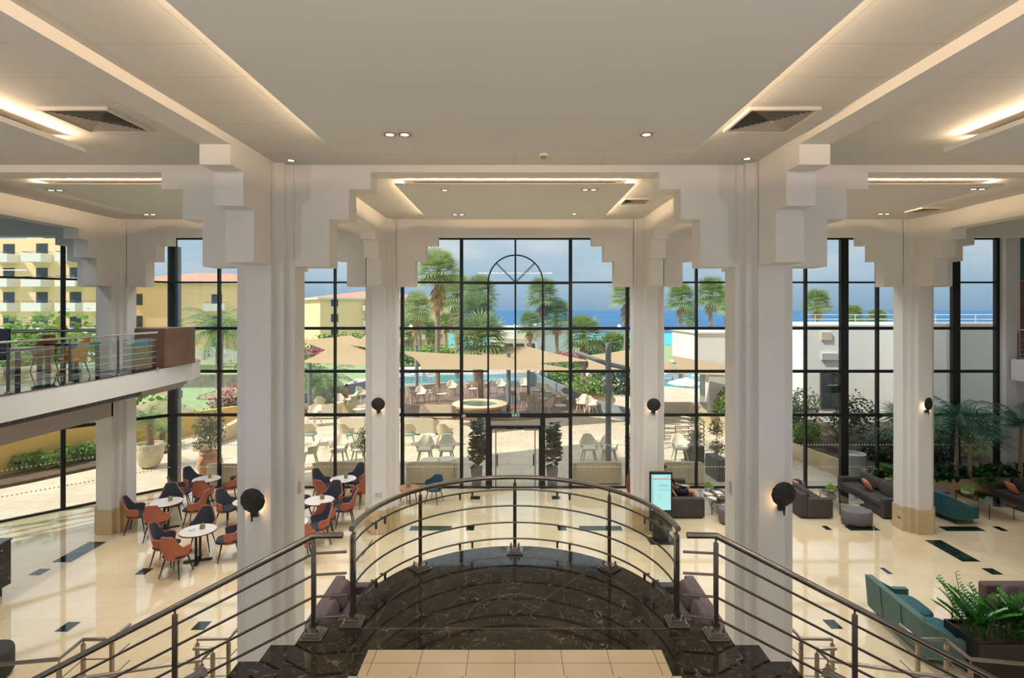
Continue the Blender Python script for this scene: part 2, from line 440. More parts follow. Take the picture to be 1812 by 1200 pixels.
# ================================================================ floor and its stone inlays
mb = MB(); mb.prism([(-20, -9), (20, -9), (20, 18.78), (-11.72, 18.78), (-20, 10.5)], -.25, 0)
struct(mb, 'floor', floor_mat)
INL = [(92, 175, 959, 995, 'long'), (50, 90, 1007, 1018, ''), (238, 272, 1006, 1017, ''), (96, 143, 1101, 1118, ''), (337, 375, 1100, 1115, ''),
       (1453, 1473, 931, 938, ''), (1493, 1558, 931, 939, ''), (1660, 1745, 932, 940, ''), (1755, 1785, 932, 940, ''), (1455, 1492, 1097, 1113, ''),
       (1736, 1776, 1006, 1017, ''), (1556, 1580, 1005, 1016, ''), (832, 850, 878, 884, ''), (976, 992, 878, 884, ''), (724, 800, 931, 939, ''),
       (824, 840, 931, 939, ''), (986, 1003, 931, 939, ''), (1024, 1102, 931, 939, ''), (1670, 1698, 1137, 1162, ''), (640, 660, 955, 985, '')]
def inlay(x0, x1, y0, y1):
    mb = MB(); mb.box(x0, x1, y0, y1, .001, .004)
    return struct(mb, 'floor_inlay_trim', green_marble)
for xl, xr, ya, yb, t in INL:
    if t: continue
    ym = (ya + yb) / 2
    a = G(xl, yb); b = G(xr, ya); c0 = G(xl, ya)
    fy0 = G(0, yb)[1]; fy1 = G(0, ya)[1]
    if xl > CX: X0 = (xl - CX) / F * fy1; X1 = (xr - CX) / F * fy0
    else: X0 = (xl - CX) / F * fy0; X1 = (xr - CX) / F * fy1
    inlay(X0, X1, fy0, fy1)
inlay(G(92, 995)[0], G(125, 995)[0], G(0, 995)[1], G(0, 959)[1])
inlay(G(1703, 994)[0], G(1735, 994)[0], G(0, 994)[1], G(0, 956)[1])

# ================================================================ glazed facade
YF = 18.7
ZB = (CH - 3.593, CH - 2.106, CH - .6375, CH + .93); ZT = 8.55
XM = [-11.7, -10.1, -8.1, -6.14, -3.84, -1.82, 1.9, 3.84, 6.2, 8.1, 9.93, 11.24, 12.38, 15.05, 16.46]
nwin = 0
marks = mat('white_marking', (.8, .8, .78), .5, vary=0)
def pane_strip(p0, p1, mull=.10, bars=ZB, z0=0.0, z1=ZT, bh=.10, dots=True, glass_from=0.0):
    """one vertical strip of the curtain wall: its left mullion, its transoms, its glass"""
    global nwin
    nwin += 1
    dx, dy = p1[0]-p0[0], p1[1]-p0[1]; Ln = sqrt(dx*dx + dy*dy); a = math.atan2(dy, dx)
    M = Matrix.Translation((p0[0], p0[1], 0)) @ Matrix.Rotation(a, 4, 'Z')
    mb = MB()
    mb.box(-mull/2, mull/2, -.07, .07, z0, z1, M)
    for i, z in enumerate(bars):
        hh = bh if i < 3 else bh*.6
        mb.box(mull/2, Ln, -.05, .05, z-hh/2, z+hh/2, M)
    mb.box(mull/2, Ln, -.05, .05, 0, .06, M); mb.box(mull/2, Ln, -.05, .05, z1-.06, z1, M)
    f = struct(mb, 'window_%d' % nwin, black_metal)
    mb = MB(); mb.box(mull/2, Ln, -.006, .006, glass_from + .06, z1-.06, M)
    mb.build('glass_pane', glass, f)
    if dots:
        mb = MB()
        for z in (.73, 1.48):
            k = int(Ln / .1)
            for i in range(1, k):
                u = i * Ln / k
                mb.box(u-.022, u+.022, -.012, -.008, z-.018, z+.018, M)
        d = mb.build('safety_dots', marks, f); d['kind'] = 'stuff'
    return f
for i in range(len(XM)-1):
    if i == 5: continue          # entrance strip below
    pane_strip((XM[i], YF), (XM[i+1], YF), .26 if i in (0, 11, 13) else (.07 if i in (1, 3, 8, 10, 12) else .11))
# entrance strip: thin extra mullions, fan light above, double door below
nwin += 1
mb = MB(); x0, x1 = XM[5], XM[6]; bx = (-.91, .02, .955)
mb.box(x0-.055, x0+.055, YF-.07, YF+.07, 0, ZT)
for z in (ZB[0], ZB[2], ZB[3]): mb.box(x0+.055, x1, YF-.05, YF+.05, z-(.06 if z > 3 else .09), z+(.03 if z > 3 else .06))
mb.box(x0+.055, bx[0], YF-.04, YF+.04, ZB[1]-.03, ZB[1]+.03); mb.box(bx[2], x1, YF-.04, YF+.04, ZB[1]-.03, ZB[1]+.03)
for i, b in enumerate(bx): mb.box(b-.03, b+.03, YF-.045, YF+.045, ZB[0], ZB[3] if i != 1 else ZT)
mb.box(x0+.055, x1, YF-.05, YF+.05, ZT-.06, ZT)
for s in (-1, 1): mb.box(.02+s*.93-.085, .02+s*.93+.085, YF-.09, YF+.09, 0, ZB[0])
mb.box(-.91, .95, YF-.07, YF+.07, 2.06, 2.14)
mb.box(x0+.055, -.99, YF-.05, YF+.05, 0, .06); mb.box(1.035, x1, YF-.05, YF+.05, 0, .06)
f = struct(mb, 'window_%d' % nwin, black_metal)
rad = .9325
mb = MB(); mb.tube([(.0225 + rad*cos(t*pi/28), YF, ZB[3] + rad*sin(t*pi/28)) for t in range(29)], .026, 6)
for a in (45, 135):
    for o_ in (-.025, .025):
        mb.tube([(.0225 + o_, YF, ZB[3]), (.0225 + o_ + rad*cos(R(a)), YF, ZB[3] + rad*sin(R(a)))], .012, 6)
mb.build('fan_light_bars', black_metal, f)
mb = MB(); mb.box(x0+.055, x1-.055, YF-.006, YF+.006, ZB[0]+.06, ZT-.06)
mb.box(x0+.055, -.995, YF-.006, YF+.006, .06, ZB[0]-.09); mb.box(1.035, x1-.055, YF-.006, YF+.006, .06, ZB[0]-.09)
mb.box(-.82, .86, YF-.006, YF+.006, 2.14, ZB[0]-.09)
mb.build('glass_pane', glass, f)
for s, nm in ((-1, 'door_1'), (1, 'door_2')):
    mb = MB(); c = .02
    xa, xb = sorted((c + s*.005, c + s*.84))
    e_ = c + s*.80
    mb.box(min(e_, c+s*.66)-.0, min(e_, c+s*.66)+.0001, YF, YF+.001, 1, 1.001)
    mb.v = []; mb.f = []; mb.m = []
    mb.box(*sorted((c+s*.80, c+s*.845)), YF-.02, YF+.02, .02, 2.06); mb.box(*sorted((c+s*.655, c+s*.685)), YF-.02, YF+.02, .05, 2.01)
    mb.box(xa, xb, YF-.02, YF+.02, .01, .05); mb.box(xa, xb, YF-.02, YF+.02, 2.01, 2.06)
    d = struct(mb, nm, black_metal)
    mb = MB(); mb.box(xa, xb, YF-.005, YF+.005, .05, 2.01); mb.build('glass_pane', glass, d)
    mb = MB(); hx = c + s*.62
    mb.tube([(hx, YF-.02, 1.15), (hx, YF-.09, 1.15), (hx, YF-.09, .78), (hx, YF-.02, .78)], .013, 8)
    mb.tube([(hx, YF+.02, 1.15), (hx, YF+.09, 1.15), (hx, YF+.09, .78), (hx, YF+.02, .78)], .013, 8)
    mb.build('door_handle', black_metal, d)
    mb = MB(); mb.box(*sorted((c+s*.3, c+s*.78)), YF-.07, YF-.02, 1.98, 2.05); mb.build('door_closer', steel, d)
# closing end post of the straight facade, and the left wall of glass that turns 45 degrees
mb = MB(); mb.box(XM[-1]-.06, XM[-1]+.06, YF-.07, YF+.07, 0, ZT); struct(mb, 'window_post_trim', black_metal)
P0 = (-11.7, YF)
kk = [2.9, 5.6, 8.3, 10.6]
prev = P0
for t in kk:
    q = (P0[0] - t/sqrt(2), P0[1] - t/sqrt(2))
    pane_strip(q, prev, .12, bars=(2.507, 3.95, 5.46, 7.03), dots=True); prev = q
XL = prev[0]
for k in range(4):
    y1 = prev[1]; q = (prev[0], prev[1] - 3.6)
    pane_strip(q, prev, .12); prev = q
# right end of the facade: white pier, teal and timber panels of the upper gallery
teal_paint = mat('teal_paint', (.035, .12, .12), .6)
walnut = mat('walnut', (.20, .095, .055), .4, color2=(.13, .06, .035), scale=2)
mb = MB(); mb.box(16.52, 19.0, 18.4, 18.9, 0, TOP); struct(mb, 'wall_pier', plaster)
mb = MB(); mb.box(17.0, 18.9, 18.34, 18.4, CH+.98, ZT); struct(mb, 'wall_panel', teal_paint)
mb = MB(); mb.box(17.0, 18.9, 18.34, 18.4, 4.5, CH+.96); struct(mb, 'wall_panel', walnut)
# ================================================================ stair landing, flights, rails
LZ = 2.9
arc = [(1.76*cos(t*pi/36), 5.65 + 1.76*sin(t*pi/36)) for t in range(37)]
poly = [(2.1, 3.0), (2.1, 5.49)] + [p for p in arc if p[1] > 5.49] + [(-2.1, 5.49), (-2.1, 3.0)]
mb = MB(); mb.prism(poly, LZ-.3, LZ-.035); struct(mb, 'landing_slab', white_paint)
mb = MB(); mb.prism(poly, LZ-.034, LZ); struct(mb, 'landing_floor', dark_marble)
inl = [(1.42*cos(t*pi/40), 5.65 + 1.42*sin(t*pi/40)) for t in range(41)]
brass = mat('pale_joint', (.13, .105, .08), .3)
mb = MB()
mb.tube([(p[0], p[1], LZ+.0005) for p in inl], .0035, 4)
mb.tube([(x, 5.49, LZ+.0005) for x in (-2.1, 2.1)], .003, 4)
for a in (50, 130): mb.tube([(.5*cos(R(a)), 5.65+.5*sin(R(a)), LZ+.0005), (1.42*cos(R(a)), 5.65+1.42*sin(R(a)), LZ+.0005)], .003, 4)
mb.tube([(.5*cos(t*pi/20), 5.65+.5*sin(t*pi/20), LZ+.0005) for t in range(21)], .003, 4)
struct(mb, 'landing_joint_trim', brass)
for s in (-1, 1):
    for k in range(17):
        z = LZ - .165*(k+1)
        if z < .05: break
        x0 = 2.1 + .32*k
        mb = MB(); mb.box(*sorted((s*x0, s*(x0+.35))), 3.0, 5.49, z-.035, z)
        st = struct(mb, 'stair_tread_slab', dark_marble, bevel=.004)
        mb = MB(); mb.box(*sorted((s*(x0-.0), s*(x0+.33))), 3.05, 5.44, max(z-.36, 0), z-.036)
        struct(mb, 'stair_riser_slab', white_paint)
# flight that climbs towards the gallery the camera stands on
mb = MB(); mb.box(-1.31, 1.31, 4.27, 4.89, LZ+.002, LZ+.16)
struct(mb, 'stair_tread_slab', beige_stone, bevel=.004)
for k in range(8):
    z = LZ + .16*(k+2); y1 = 4.3 - .3*k
    mb = MB(); mb.box(-1.31, 1.31, y1-.33, y1, z-.155, z); struct(mb, 'stair_tread_slab', beige_stone, bevel=.004)
mb = MB(); mb.box(-14, 14, -9, 1.6, 4.2, 4.5); struct(mb, 'gallery_floor', beige_stone)

def rod_post(parent, x, y, z0, h, rz=0, base=True, w=.05, t=.022):
    """flat steel upright with a stepped, bolted foot"""
    M = Matrix.Translation((x, y, z0)) @ Matrix.Rotation(rz, 4, 'Z')
    mb = MB(); mb.box(-w/2, w/2, -t/2, t/2, .02, h-.07, M); mb.tube([(0, 0, h-.08), (0, 0, h-.02)], .011, 8, M=M)
    p = mb.build('post', steel, parent, bevel=.003)
    if base:
        mb = MB()
        for sz, za, zb in ((.105, 0, .022), (.088, .022, .042), (.068, .042, .06)): mb.box(-sz, sz, -sz, sz, za, zb, M)
        mb.build('stepped_foot', steel_nickel, p, bevel=.003)
        for a in (-1, 1):
            for b in (-1, 1):
                mb = MB(); mb.tube([(a*.052, b*.052, .055), (a*.052, b*.052, .095)], .008, 8, M=M)
                mb.lathe([(.013, .072), (.013, .083)], (a*.052, b*.052, 0), 8, M); mb.build('foot_bolt', steel, p)
    return p
steel_nickel = mat('nickel_casting', (.40, .36, .33), .3, 1., vary=.1, scale=8)
RH = .985
BARS = (.81, .60, .385, .177)
PC = (0, 5.58); PR = 1.65
rl = empty('curved_railing', (0, 0, 0), label='curved steel and glass railing around the half-round dark marble landing', cat='railing')
def ring(r, z, a0=0, a1=180, n=40): return [(PC[0] + r*cos(R(a0 + (a1-a0)*i/n)), PC[1] + r*sin(R(a0 + (a1-a0)*i/n)), z) for i in range(n+1)]
mb = MB(); mb.tube(ring(PR, LZ+RH, -2, 182, 60), .029, 14)
for a in (-2, 182): pass
mb.build('handrail', steel, rl, smooth=True)
for hb in BARS:
    mb = MB(); mb.tube(ring(PR-.012, LZ+hb*1.02, 0, 180, 48), .0105, 6); mb.build('rail_bar', steel_dark, rl, smooth=True)
for a in (0, 45, 90, 135, 180):
    rod_post(rl, PC[0]+PR*cos(R(a)), PC[1]+PR*sin(R(a)), LZ, RH, R(a+90), w=.075 if a in (0, 180) else .045, t=.04 if a in (0, 180) else .018)
for k in range(8):
    a0, a1 = 22.5*k + .7, 22.5*(k+1) - .7
    rr_ = PR + .045
    mb = MB()
    mb.sheet(lambda u, v: (PC[0]+rr_*cos(R(a0+(a1-a0)*u)), PC[1]+rr_*sin(R(a0+(a1-a0)*u)), LZ+.07+.80*v), 6, 1, .010)
    g = mb.build('glass_panel', clear_glass, rl)
    am = (a1 if k % 2 == 0 else a0); mb = MB(); am2 = am + (-2.2 if k % 2 == 0 else 2.2)
    for z in (.13, .78):
        mb = MB()
        c, s_ = cos(R(am2)), sin(R(am2))
        mb.tube([(PC[0]+(PR-.01)*c, PC[1]+(PR-.01)*s_, LZ+z+.02), (PC[0]+(PR+.065)*c, PC[1]+(PR+.065)*s_, LZ+z+.02)], .013, 8)
        mb.box(PC[0]+PR*c-.012, PC[0]+PR*c+.012, PC[1]+PR*s_-.012, PC[1]+PR*s_+.012, LZ+z-.04, LZ+z+.05)
        mb.build('glass_clamp', steel, g)
for s, side in ((-1, 'left'), (1, 'right')):
    ro = empty('stair_railing', (0, 0, 0), label='bronze toned steel railing descending the %s flight of dark marble stairs' % side, cat='railing', group='railings of the descending flights')
    sl = .5156
    Y = 5.36
    def pt(x, h): return (s*x, Y if x > 1.9 else 5.56, LZ + h - max(0, (x-1.97))*sl)
    hp = [(s*1.70, 5.56, LZ+RH), (s*1.97, Y, LZ+RH), (s*7.3, Y, LZ+RH-5.33*sl)]
    hp = [(s*1.69, 5.37, LZ+RH), hp[1], hp[2]]
    mb = MB(); mb.tube(hp, .031, 14); mb.build('handrail', steel, ro, smooth=True)
    for hb in BARS:
        mb = MB(); mb.tube([(s*1.66, 5.40, LZ+hb), (s*1.97, Y, LZ+hb), (s*7.2, Y, LZ+hb-5.23*sl)], .0125, 6); mb.build('rail_bar', steel_dark, ro)
    rod_post(ro, s*1.97, Y, LZ, RH, 0, w=.045, t=.03)
    for x in (3.33, 4.69, 6.05):
        k = int((x-2.1)/.32); zt = LZ-.165*(k+1)
        rod_post(ro, s*x, Y, zt, LZ+RH-(x-1.97)*sl-zt, 0, w=.055, t=.02)
    # inner rail of the same flight
    rn = empty('inner_stair_railing', (0, 0, 0), label='short brushed steel handrail on the gallery side of the %s flight' % side, cat='railing')
    mb = MB(); mb.tube([(s*1.93, 3.40, LZ+RH-.04), (s*7.2, 3.40, LZ+RH-5.27*sl-.04)], .03, 12); mb.build('handrail', steel, rn, smooth=True)
    for x in (2.2, 4.7):
        k = int((x-2.1)/.32); zt = LZ-.165*(k+1); rod_post(rn, s*x, 3.4, zt, LZ+RH-(x-1.97)*sl-zt-.04, 0)
    # low rails around the stair that leads down from the hall floor
    for j, pts in enumerate(([(-8.6, 7.80), (-6.74, 8.09), (-6.76, 8.57), (-6.32, 8.58), (-6.32, 8.98)],
                             [(-6.25, 7.62), (-4.62, 8.07), (-4.60, 8.33), (-4.9, 8.34)],
                             [(-4.98, 8.58), (-4.50, 8.60), (-4.48, 8.9)])):
        q = [((-s)*x, y, .93) for x, y in pts]
        lr = empty('low_railing', (0, 0, 0), label='low steel railing beside the %s stair flight, %s' % (side, ('outer zigzag run', 'long inner run', 'short run by the big column')[j]), cat='railing', group='low railings on the hall floor')
        mb = MB(); mb.tube(q, .027, 10); mb.build('handrail', steel, lr, smooth=True)
        for hb in (.62, .34):
            mb = MB(); mb.tube([(a, b, hb) for a, b, c in q], .009, 6); mb.build('rail_bar', steel, lr)
        for a, b, c in q[:-1]:
            mb = MB(); mb.box(a-.025, a+.025, b-.025+.0, b+.025, 0, .86); mb.tube([(a, b, .85), (a, b, .91)], .012, 8); mb.build('post', steel, lr, bevel=.002)

# ================================================================ left mezzanine
MZ = 4.5
edge = [(-9.58, -9), (-9.58, 9.5), (-9.62, 12.5), (-9.7, 15), (-9.8, 16.6), (-10.0, 17.4), (-10.45, 17.9), (-11.2, 18.1)]
outer = [(-13.2, 16.2), (-15.4, 14.0), (-17.0, 12.0), (-17, -9)]
poly = edge + outer
mb = MB(); mb.prism(poly, MZ-.52, MZ-.02); struct(mb, 'mezzanine_slab', plaster)
mezz_floor = marble_mat('mezzanine_marble', '#2c3138', '#1c2126', '#8d97a0', 1.0, .05)
mb = MB(); mb.prism([(x*.999, y) for x, y in poly], MZ-.02, MZ); struct(mb, 'mezzanine_floor', mezz_floor)
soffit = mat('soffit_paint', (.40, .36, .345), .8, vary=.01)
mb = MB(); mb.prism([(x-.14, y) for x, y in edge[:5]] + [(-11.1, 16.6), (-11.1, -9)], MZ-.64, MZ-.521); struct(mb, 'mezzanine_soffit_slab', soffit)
gr = mat('grille_dark', (.06, .06, .06), .6)
grl = empty('linear_grille', (0, 0, 0), label='long dark slotted air grille under the edge of the left mezzanine', cat='air grille')
mb = MB(); mb.box(-9.715, -9.70, 8, 14.2, MZ-.635, MZ-.525); mb.build('grille_frame', mat('grille_grey', (.16, .155, .15), .5), grl)
mb = MB()
for k in range(20): mb.box(-9.70, -9.695, 8.05+k*.31, 8.05+k*.31+.28, MZ-.625, MZ-.535)
mb.build('grille_slots', gr, grl)
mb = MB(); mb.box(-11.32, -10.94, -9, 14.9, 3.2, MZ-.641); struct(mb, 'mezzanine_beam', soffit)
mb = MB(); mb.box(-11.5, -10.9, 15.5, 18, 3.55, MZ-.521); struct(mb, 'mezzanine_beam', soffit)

def gallery_rail(label, pts, zt, nb=5, glassy=True):
    """handrail on round posts with thin bars and glass behind"""
    r_ = empty('mezzanine_railing', (0, 0, 0), label=label, cat='railing')
    mb = MB(); mb.tube([(x, y, zt+.98) for x, y in pts], .026, 10); mb.build('handrail', steel_light, r_, smooth=True)
    for k in range(nb):
        mb = MB(); mb.tube([(x, y, zt+.17+.155*k) for x, y in pts], .008, 6); mb.build('rail_bar', steel_light, r_)
    for x, y in pts:
        mb = MB(); mb.tube([(x, y, zt+.03), (x, y, zt+.86)], .026, 10); mb.tube([(x, y, zt+.86), (x, y, zt+.97)], .012, 8); p = mb.build('post', steel_dark, r_, smooth=True)
        mb = MB(); mb.lathe([(.055, 0), (.055, .012), (.03, .03)], (x, y, zt), 14); mb.build('post_foot', steel, p)
    if glassy:
        for a, b in zip(pts[:-1], pts[1:]):
            d = Vector((b[0]-a[0], b[1]-a[1], 0)); n_ = Vector((-d.y, d.x, 0)).normalized()*.05; d.normalize()
            p = Vector((a[0], a[1], zt)) + n_ + d*.05; q = Vector((b[0], b[1], zt)) + n_ - d*.05
            mb = MB(); mb.sheet(lambda u, v: tuple(p.lerp(q, u) + Vector((0, 0, .05 + .8*v))), 1, 1, .01); mb.build('glass_panel', clear_glass, r_)
    return r_
steel_light = mat('polished_steel', (.62, .60, .58), .22, 1., vary=.06)
gallery_rail('steel railing with glass along the open edge of the left mezzanine', [(-9.68, y) for y in (6.0, 7.5, 9.0, 10.45, 11.9, 13.35, 14.8)], MZ)
gallery_rail('steel railing on the window side of the left mezzanine', [(-16.9, 11.6), (-15.45, 13.8), (-14.3, 14.95), (-13.2, 16.05), (-11.3, 17.95)], MZ, 3)
mb = MB(); mb.box(-.42, .42, -.72, .72, 0, 1.08)
cb = mb.build('walnut_box', walnut, loc=(-10.1, 15.85, MZ), bevel=.006, label='tall walnut box cabinet at the end of the left mezzanine railing', cat='cabinet')
# right gallery edge seen past the last window
mb = MB(); mb.box(16.6, 19, 16.9, 18.3, MZ-.75, MZ-.05); struct(mb, 'gallery_slab', plaster)
gr2 = gallery_rail('short steel railing of the right gallery in front of the timber panel', [(16.75, 18.2), (16.75, 17.0), (18.6, 17.0)], MZ-.05, 4, False)

# ================================================================ ceiling fittings
white_metal = mat('white_metal', (.62, .58, .53), .5, vary=.02)
def diffuser(x, y, z, sz, label):
    t = empty('ceiling_diffuser', (x, y, z), label=label, cat='air vent', group='square ceiling diffusers')
    mb = MB(); h = sz/2
    for a, b in ((h, h-.03),):
        mb.box(-a, a, -a, -b, -.037, -.0, None); mb.box(-a, a, b, a, -.037, 0); mb.box(-a, -b, -b, b, -.037, 0); mb.box(b, a, -b, b, -.037, 0)
    mb.build('frame', white_metal, t)
    mb = MB(); mb.box(-h+.03, h-.03, -h+.03, h-.03, -.002, 0); mb.build('backing', gr, t)
    mb = MB(); n_ = 8
    for k in range(n_):
        r0 = (h-.035) * (1 - k/n_); r1 = r0 - (h-.035)/n_*.5; zz0 = -.012 - .0*k; zz1 = -.012 - .028
        vs = []
        for rr_, z_ in ((r0, -.034), (r1, -.018)):
            vs += [(-rr_, -rr_, z_), (rr_, -rr_, z_), (rr_, rr_, z_), (-rr_, rr_, z_)]
        mb.add(vs, [(0, 1, 5, 4), (1, 2, 6, 5), (2, 3, 7, 6), (3, 0, 4, 7), (4, 5, 1, 0), (5, 6, 2, 1), (6, 7, 3, 2), (7, 4, 0, 3)])
    mb.build('louvre', white_metal, t)
diffuser(2.86, 6.15, H1, .755, 'square louvred air vent in the near central ceiling, right of the floating panel')
diffuser(-4.68, 6.15, H1, .755, 'square louvred air vent in the near left ceiling, beside the lit panel')
diffuser(2.75, 12.5, H2, .60, 'smaller louvred air vent in the far central ceiling near the stepped arch')
diffuser(10.2, 13.6, H2, .60, 'smaller louvred air vent in the far right ceiling')
bulb = mat('lamp_glow', (1, .78, .5), .5, emit=6, vary=0)
def spots(x, y, z, k, label):
    t = empty('recessed_downlight', (x, y, z), label=label, cat='downlight', group='recessed ceiling downlights')
    wd = .085*k
    mb = MB(); mb.box(-wd-.012, wd+.012, -.09, .09, -.008, 0); mb.build('trim_plate', white_metal, t)
    for i in range(k):
        cx_ = (i - (k-1)/2) * .165
        mb = MB(); mb.lathe([(.072, -.009), (.066, -.016), (.05, -.010)], (cx_, 0, 0), 16); l_ = mb.build('lamp_ring', steel, t)
        mb = MB(); mb.lathe([(.045, -.011), (.0001, -.0135)], (cx_, 0, 0), 12); mb.build('bulb', bulb, l_)
def onplane(x, y, h): return ((x-CX)/F * F*h/(CY-y), F*h/(CY-y))
PB1 = 2.145-.18; PB2 = 2.493-.12
for px, py, h, k, lb in ((703, 237, PB1, 2, 'double downlight in the near central panel, left'), (1144, 237, PB1, 1, 'single downlight in the near central panel, right'),
                         (787, 336, PB2, 1, 'downlight at the near left of the far central panel'), (1043, 335, PB2, 2, 'double downlight at the near right of the far central panel'),
                         (811, 379, PB2, 2, 'double downlight at the far left of the far central panel'), (1016, 378, PB2, 1, 'downlight at the far right of the far central panel'),
                         (98, 336, PB2, 2, 'double downlight near the front of the far left panel'), (265, 379, PB2, 2, 'double downlight near the back of the far left panel'),
                         (1730, 334, PB2, 2, 'double downlight near the front of the far right panel'), (1564, 378, PB2, 2, 'double downlight near the back of the far right panel'),
                         (515, 283, 2.145, 1, 'tiny spot in the tiled ceiling above the left front column'), (1322, 280, 2.145, 1, 'tiny spot in the tiled ceiling above the right front column')):
    x_, y_ = onplane(px, py, h); spots(x_, y_, CH+h, k, lb)
x_, y_ = onplane(962, 273, 2.145)
t = empty('smoke_detector', (x_, y_, H1), label='white smoke detector on the ceiling tiles above the central arch', cat='smoke detector')
mb = MB(); mb.lathe([(.06, 0), (.06, -.02), (.045, -.03)], n=20); mb.build('detector_base', white_metal, t, smooth=True)
mb = MB(); mb.lathe([(.04, -.03), (.045, -.05), (.03, -.06), (.0001, -.062)], n=20); mb.build('sensor_cap', mat('grey_plastic', (.2, .19, .18), .5), t, smooth=True)

# wall sconces: black shell on a bracket, glowing at the wall
shell = mat('sconce_black', (.016, .015, .015), .55, vary=.2)
def sconce(x, y, z, tilt, label, r=.185):
    t = empty('wall_sconce', (x, y, z), 0, label, 'wall lamp', 'black shell wall sconces')
    mb = MB()
    M = Matrix.Rotation(R(tilt), 4, 'Z') @ Matrix.Rotation(R(90), 4, 'X')
    def fn(u, v):
        a = 2*pi*v; rr_ = r*u*(1 + .06*cos(a)); fold = .012*abs(sin(a*6))*u
        return (rr_*cos(a+pi/2), rr_*.93*sin(a+pi/2), .10 - .05*u*u + fold)
    mb.sheet(fn, 6, 48, .006, M); mb.build('shell_shade', shell, t, smooth=True, angle=70)
    mb = MB(); mb.box(-.05, .05, -.03, 0, -r-.05, -r+.03); mb.tube([(0, -.015, -r+.02), (0, -.07, -r+.04), (0, -.09, -.02)], .012, 8); mb.tube([(.0, -.09, -r+.02), (0, -.09, -r-.09)], .013, 8); mb.build('bracket', shell, t)
    mb = MB(); mb.lathe([(.03, 0), (.03, .03)], (0, 0, 0), 12, Matrix.Translation((0, -.03, -.03)) @ Matrix.Rotation(pi/2, 4, 'X')); mb.build('bulb', bulb, t)
    lamp('sconce_lamp', 'POINT', (x, y-.05, z-.06), 7.0, (1, .62, .32), .03)
sconce(-3.73, 7.85, 3.37, -6, 'black shell wall sconce on the big left front column')
sconce(3.82, 7.85, 3.46, 8, 'black shell wall sconce on the big right front column')
sconce(-3.69, 14.83, 3.54, 0, 'black shell wall sconce on the slim column left of the entrance')
sconce(3.75, 14.83, 3.52, 0, 'black shell wall sconce on the slim column right of the entrance')
sconce(11.15, 14.83, 3.54, 25, 'black shell wall sconce on the far right column by the palms')

# exit sign and camera dome above the door
t = empty('exit_sign', (.03, YF-.12, 2.50), 0, 'small green exit sign above the entrance door', 'exit sign')
mb = MB(); mb.box(-.14, .14, 0, .05, -.05, .09); mb.build('sign_box', mat('sign_grey', (.25, .27, .25), .5), t)
mb = MB(); mb.box(-.125, .125, -.004, 0, -.04, .08); mb.build('sign_face', mat('sign_green', (.01, .16, .07), .4, emit=.3, vary=0), t)
sw = mat('sign_white', (.8, .85, .8), .5, emit=.4, vary=0)
mb = MB()
mb.box(-.105, -.09, -.006, -.004, -.02, .06); mb.add([(-.09, -.006, .02), (-.07, -.006, .04), (-.07, -.006, 0)], [(0, 1, 2)])
mb.box(-.015, .02, -.006, -.004, .0, .03); mb.ell((.018, -.006, .048), (.01, .003, .01), nu=8, nv=6)
mb.tube([(-.015, -.005, .02), (-.035, -.005, .01)], .004, 4); mb.tube([(.0, -.005, 0), (-.02, -.005, -.025)], .005, 4); mb.tube([(.01, -.005, 0), (.03, -.005, -.02)], .005, 4)
mb.box(.07, .075, -.006, -.004, -.03, .07); mb.box(.105, .11, -.006, -.004, -.03, .07); mb.box(.075, .105, -.006, -.004, .065, .07)
mb.build('pictogram', sw, t)
t = empty('security_camera', (-1.73, YF-.09, 2.47), 0, 'small grey dome camera on the black door transom', 'security camera')
mb = MB(); mb.lathe([(.07, 0), (.07, .03)], n=16, M=Matrix.Rotation(pi/2, 4, 'X')); mb.build('mount', white_metal, t)
mb = MB(); mb.ell((0, -.04, 0), (.055, .05, .055)); mb.build('dome', mat('dome_grey', (.3, .3, .3), .15), t, smooth=True)
# ================================================================ indoor furniture
coral = mat('coral_fabric', '#b46c57', .85, bump=.15, scale=9, vary=.05)
navy = mat('charcoal_navy_fabric', '#2f343f', .8, bump=.12, scale=9)
slate = mat('dark_slate_velvet', '#3b393c', .85, bump=.1)
wood_leg = mat('dark_leg', (.022, .017, .015), .4)
walnut_leg = mat('brown_leg', '#4a2c1e', .45)

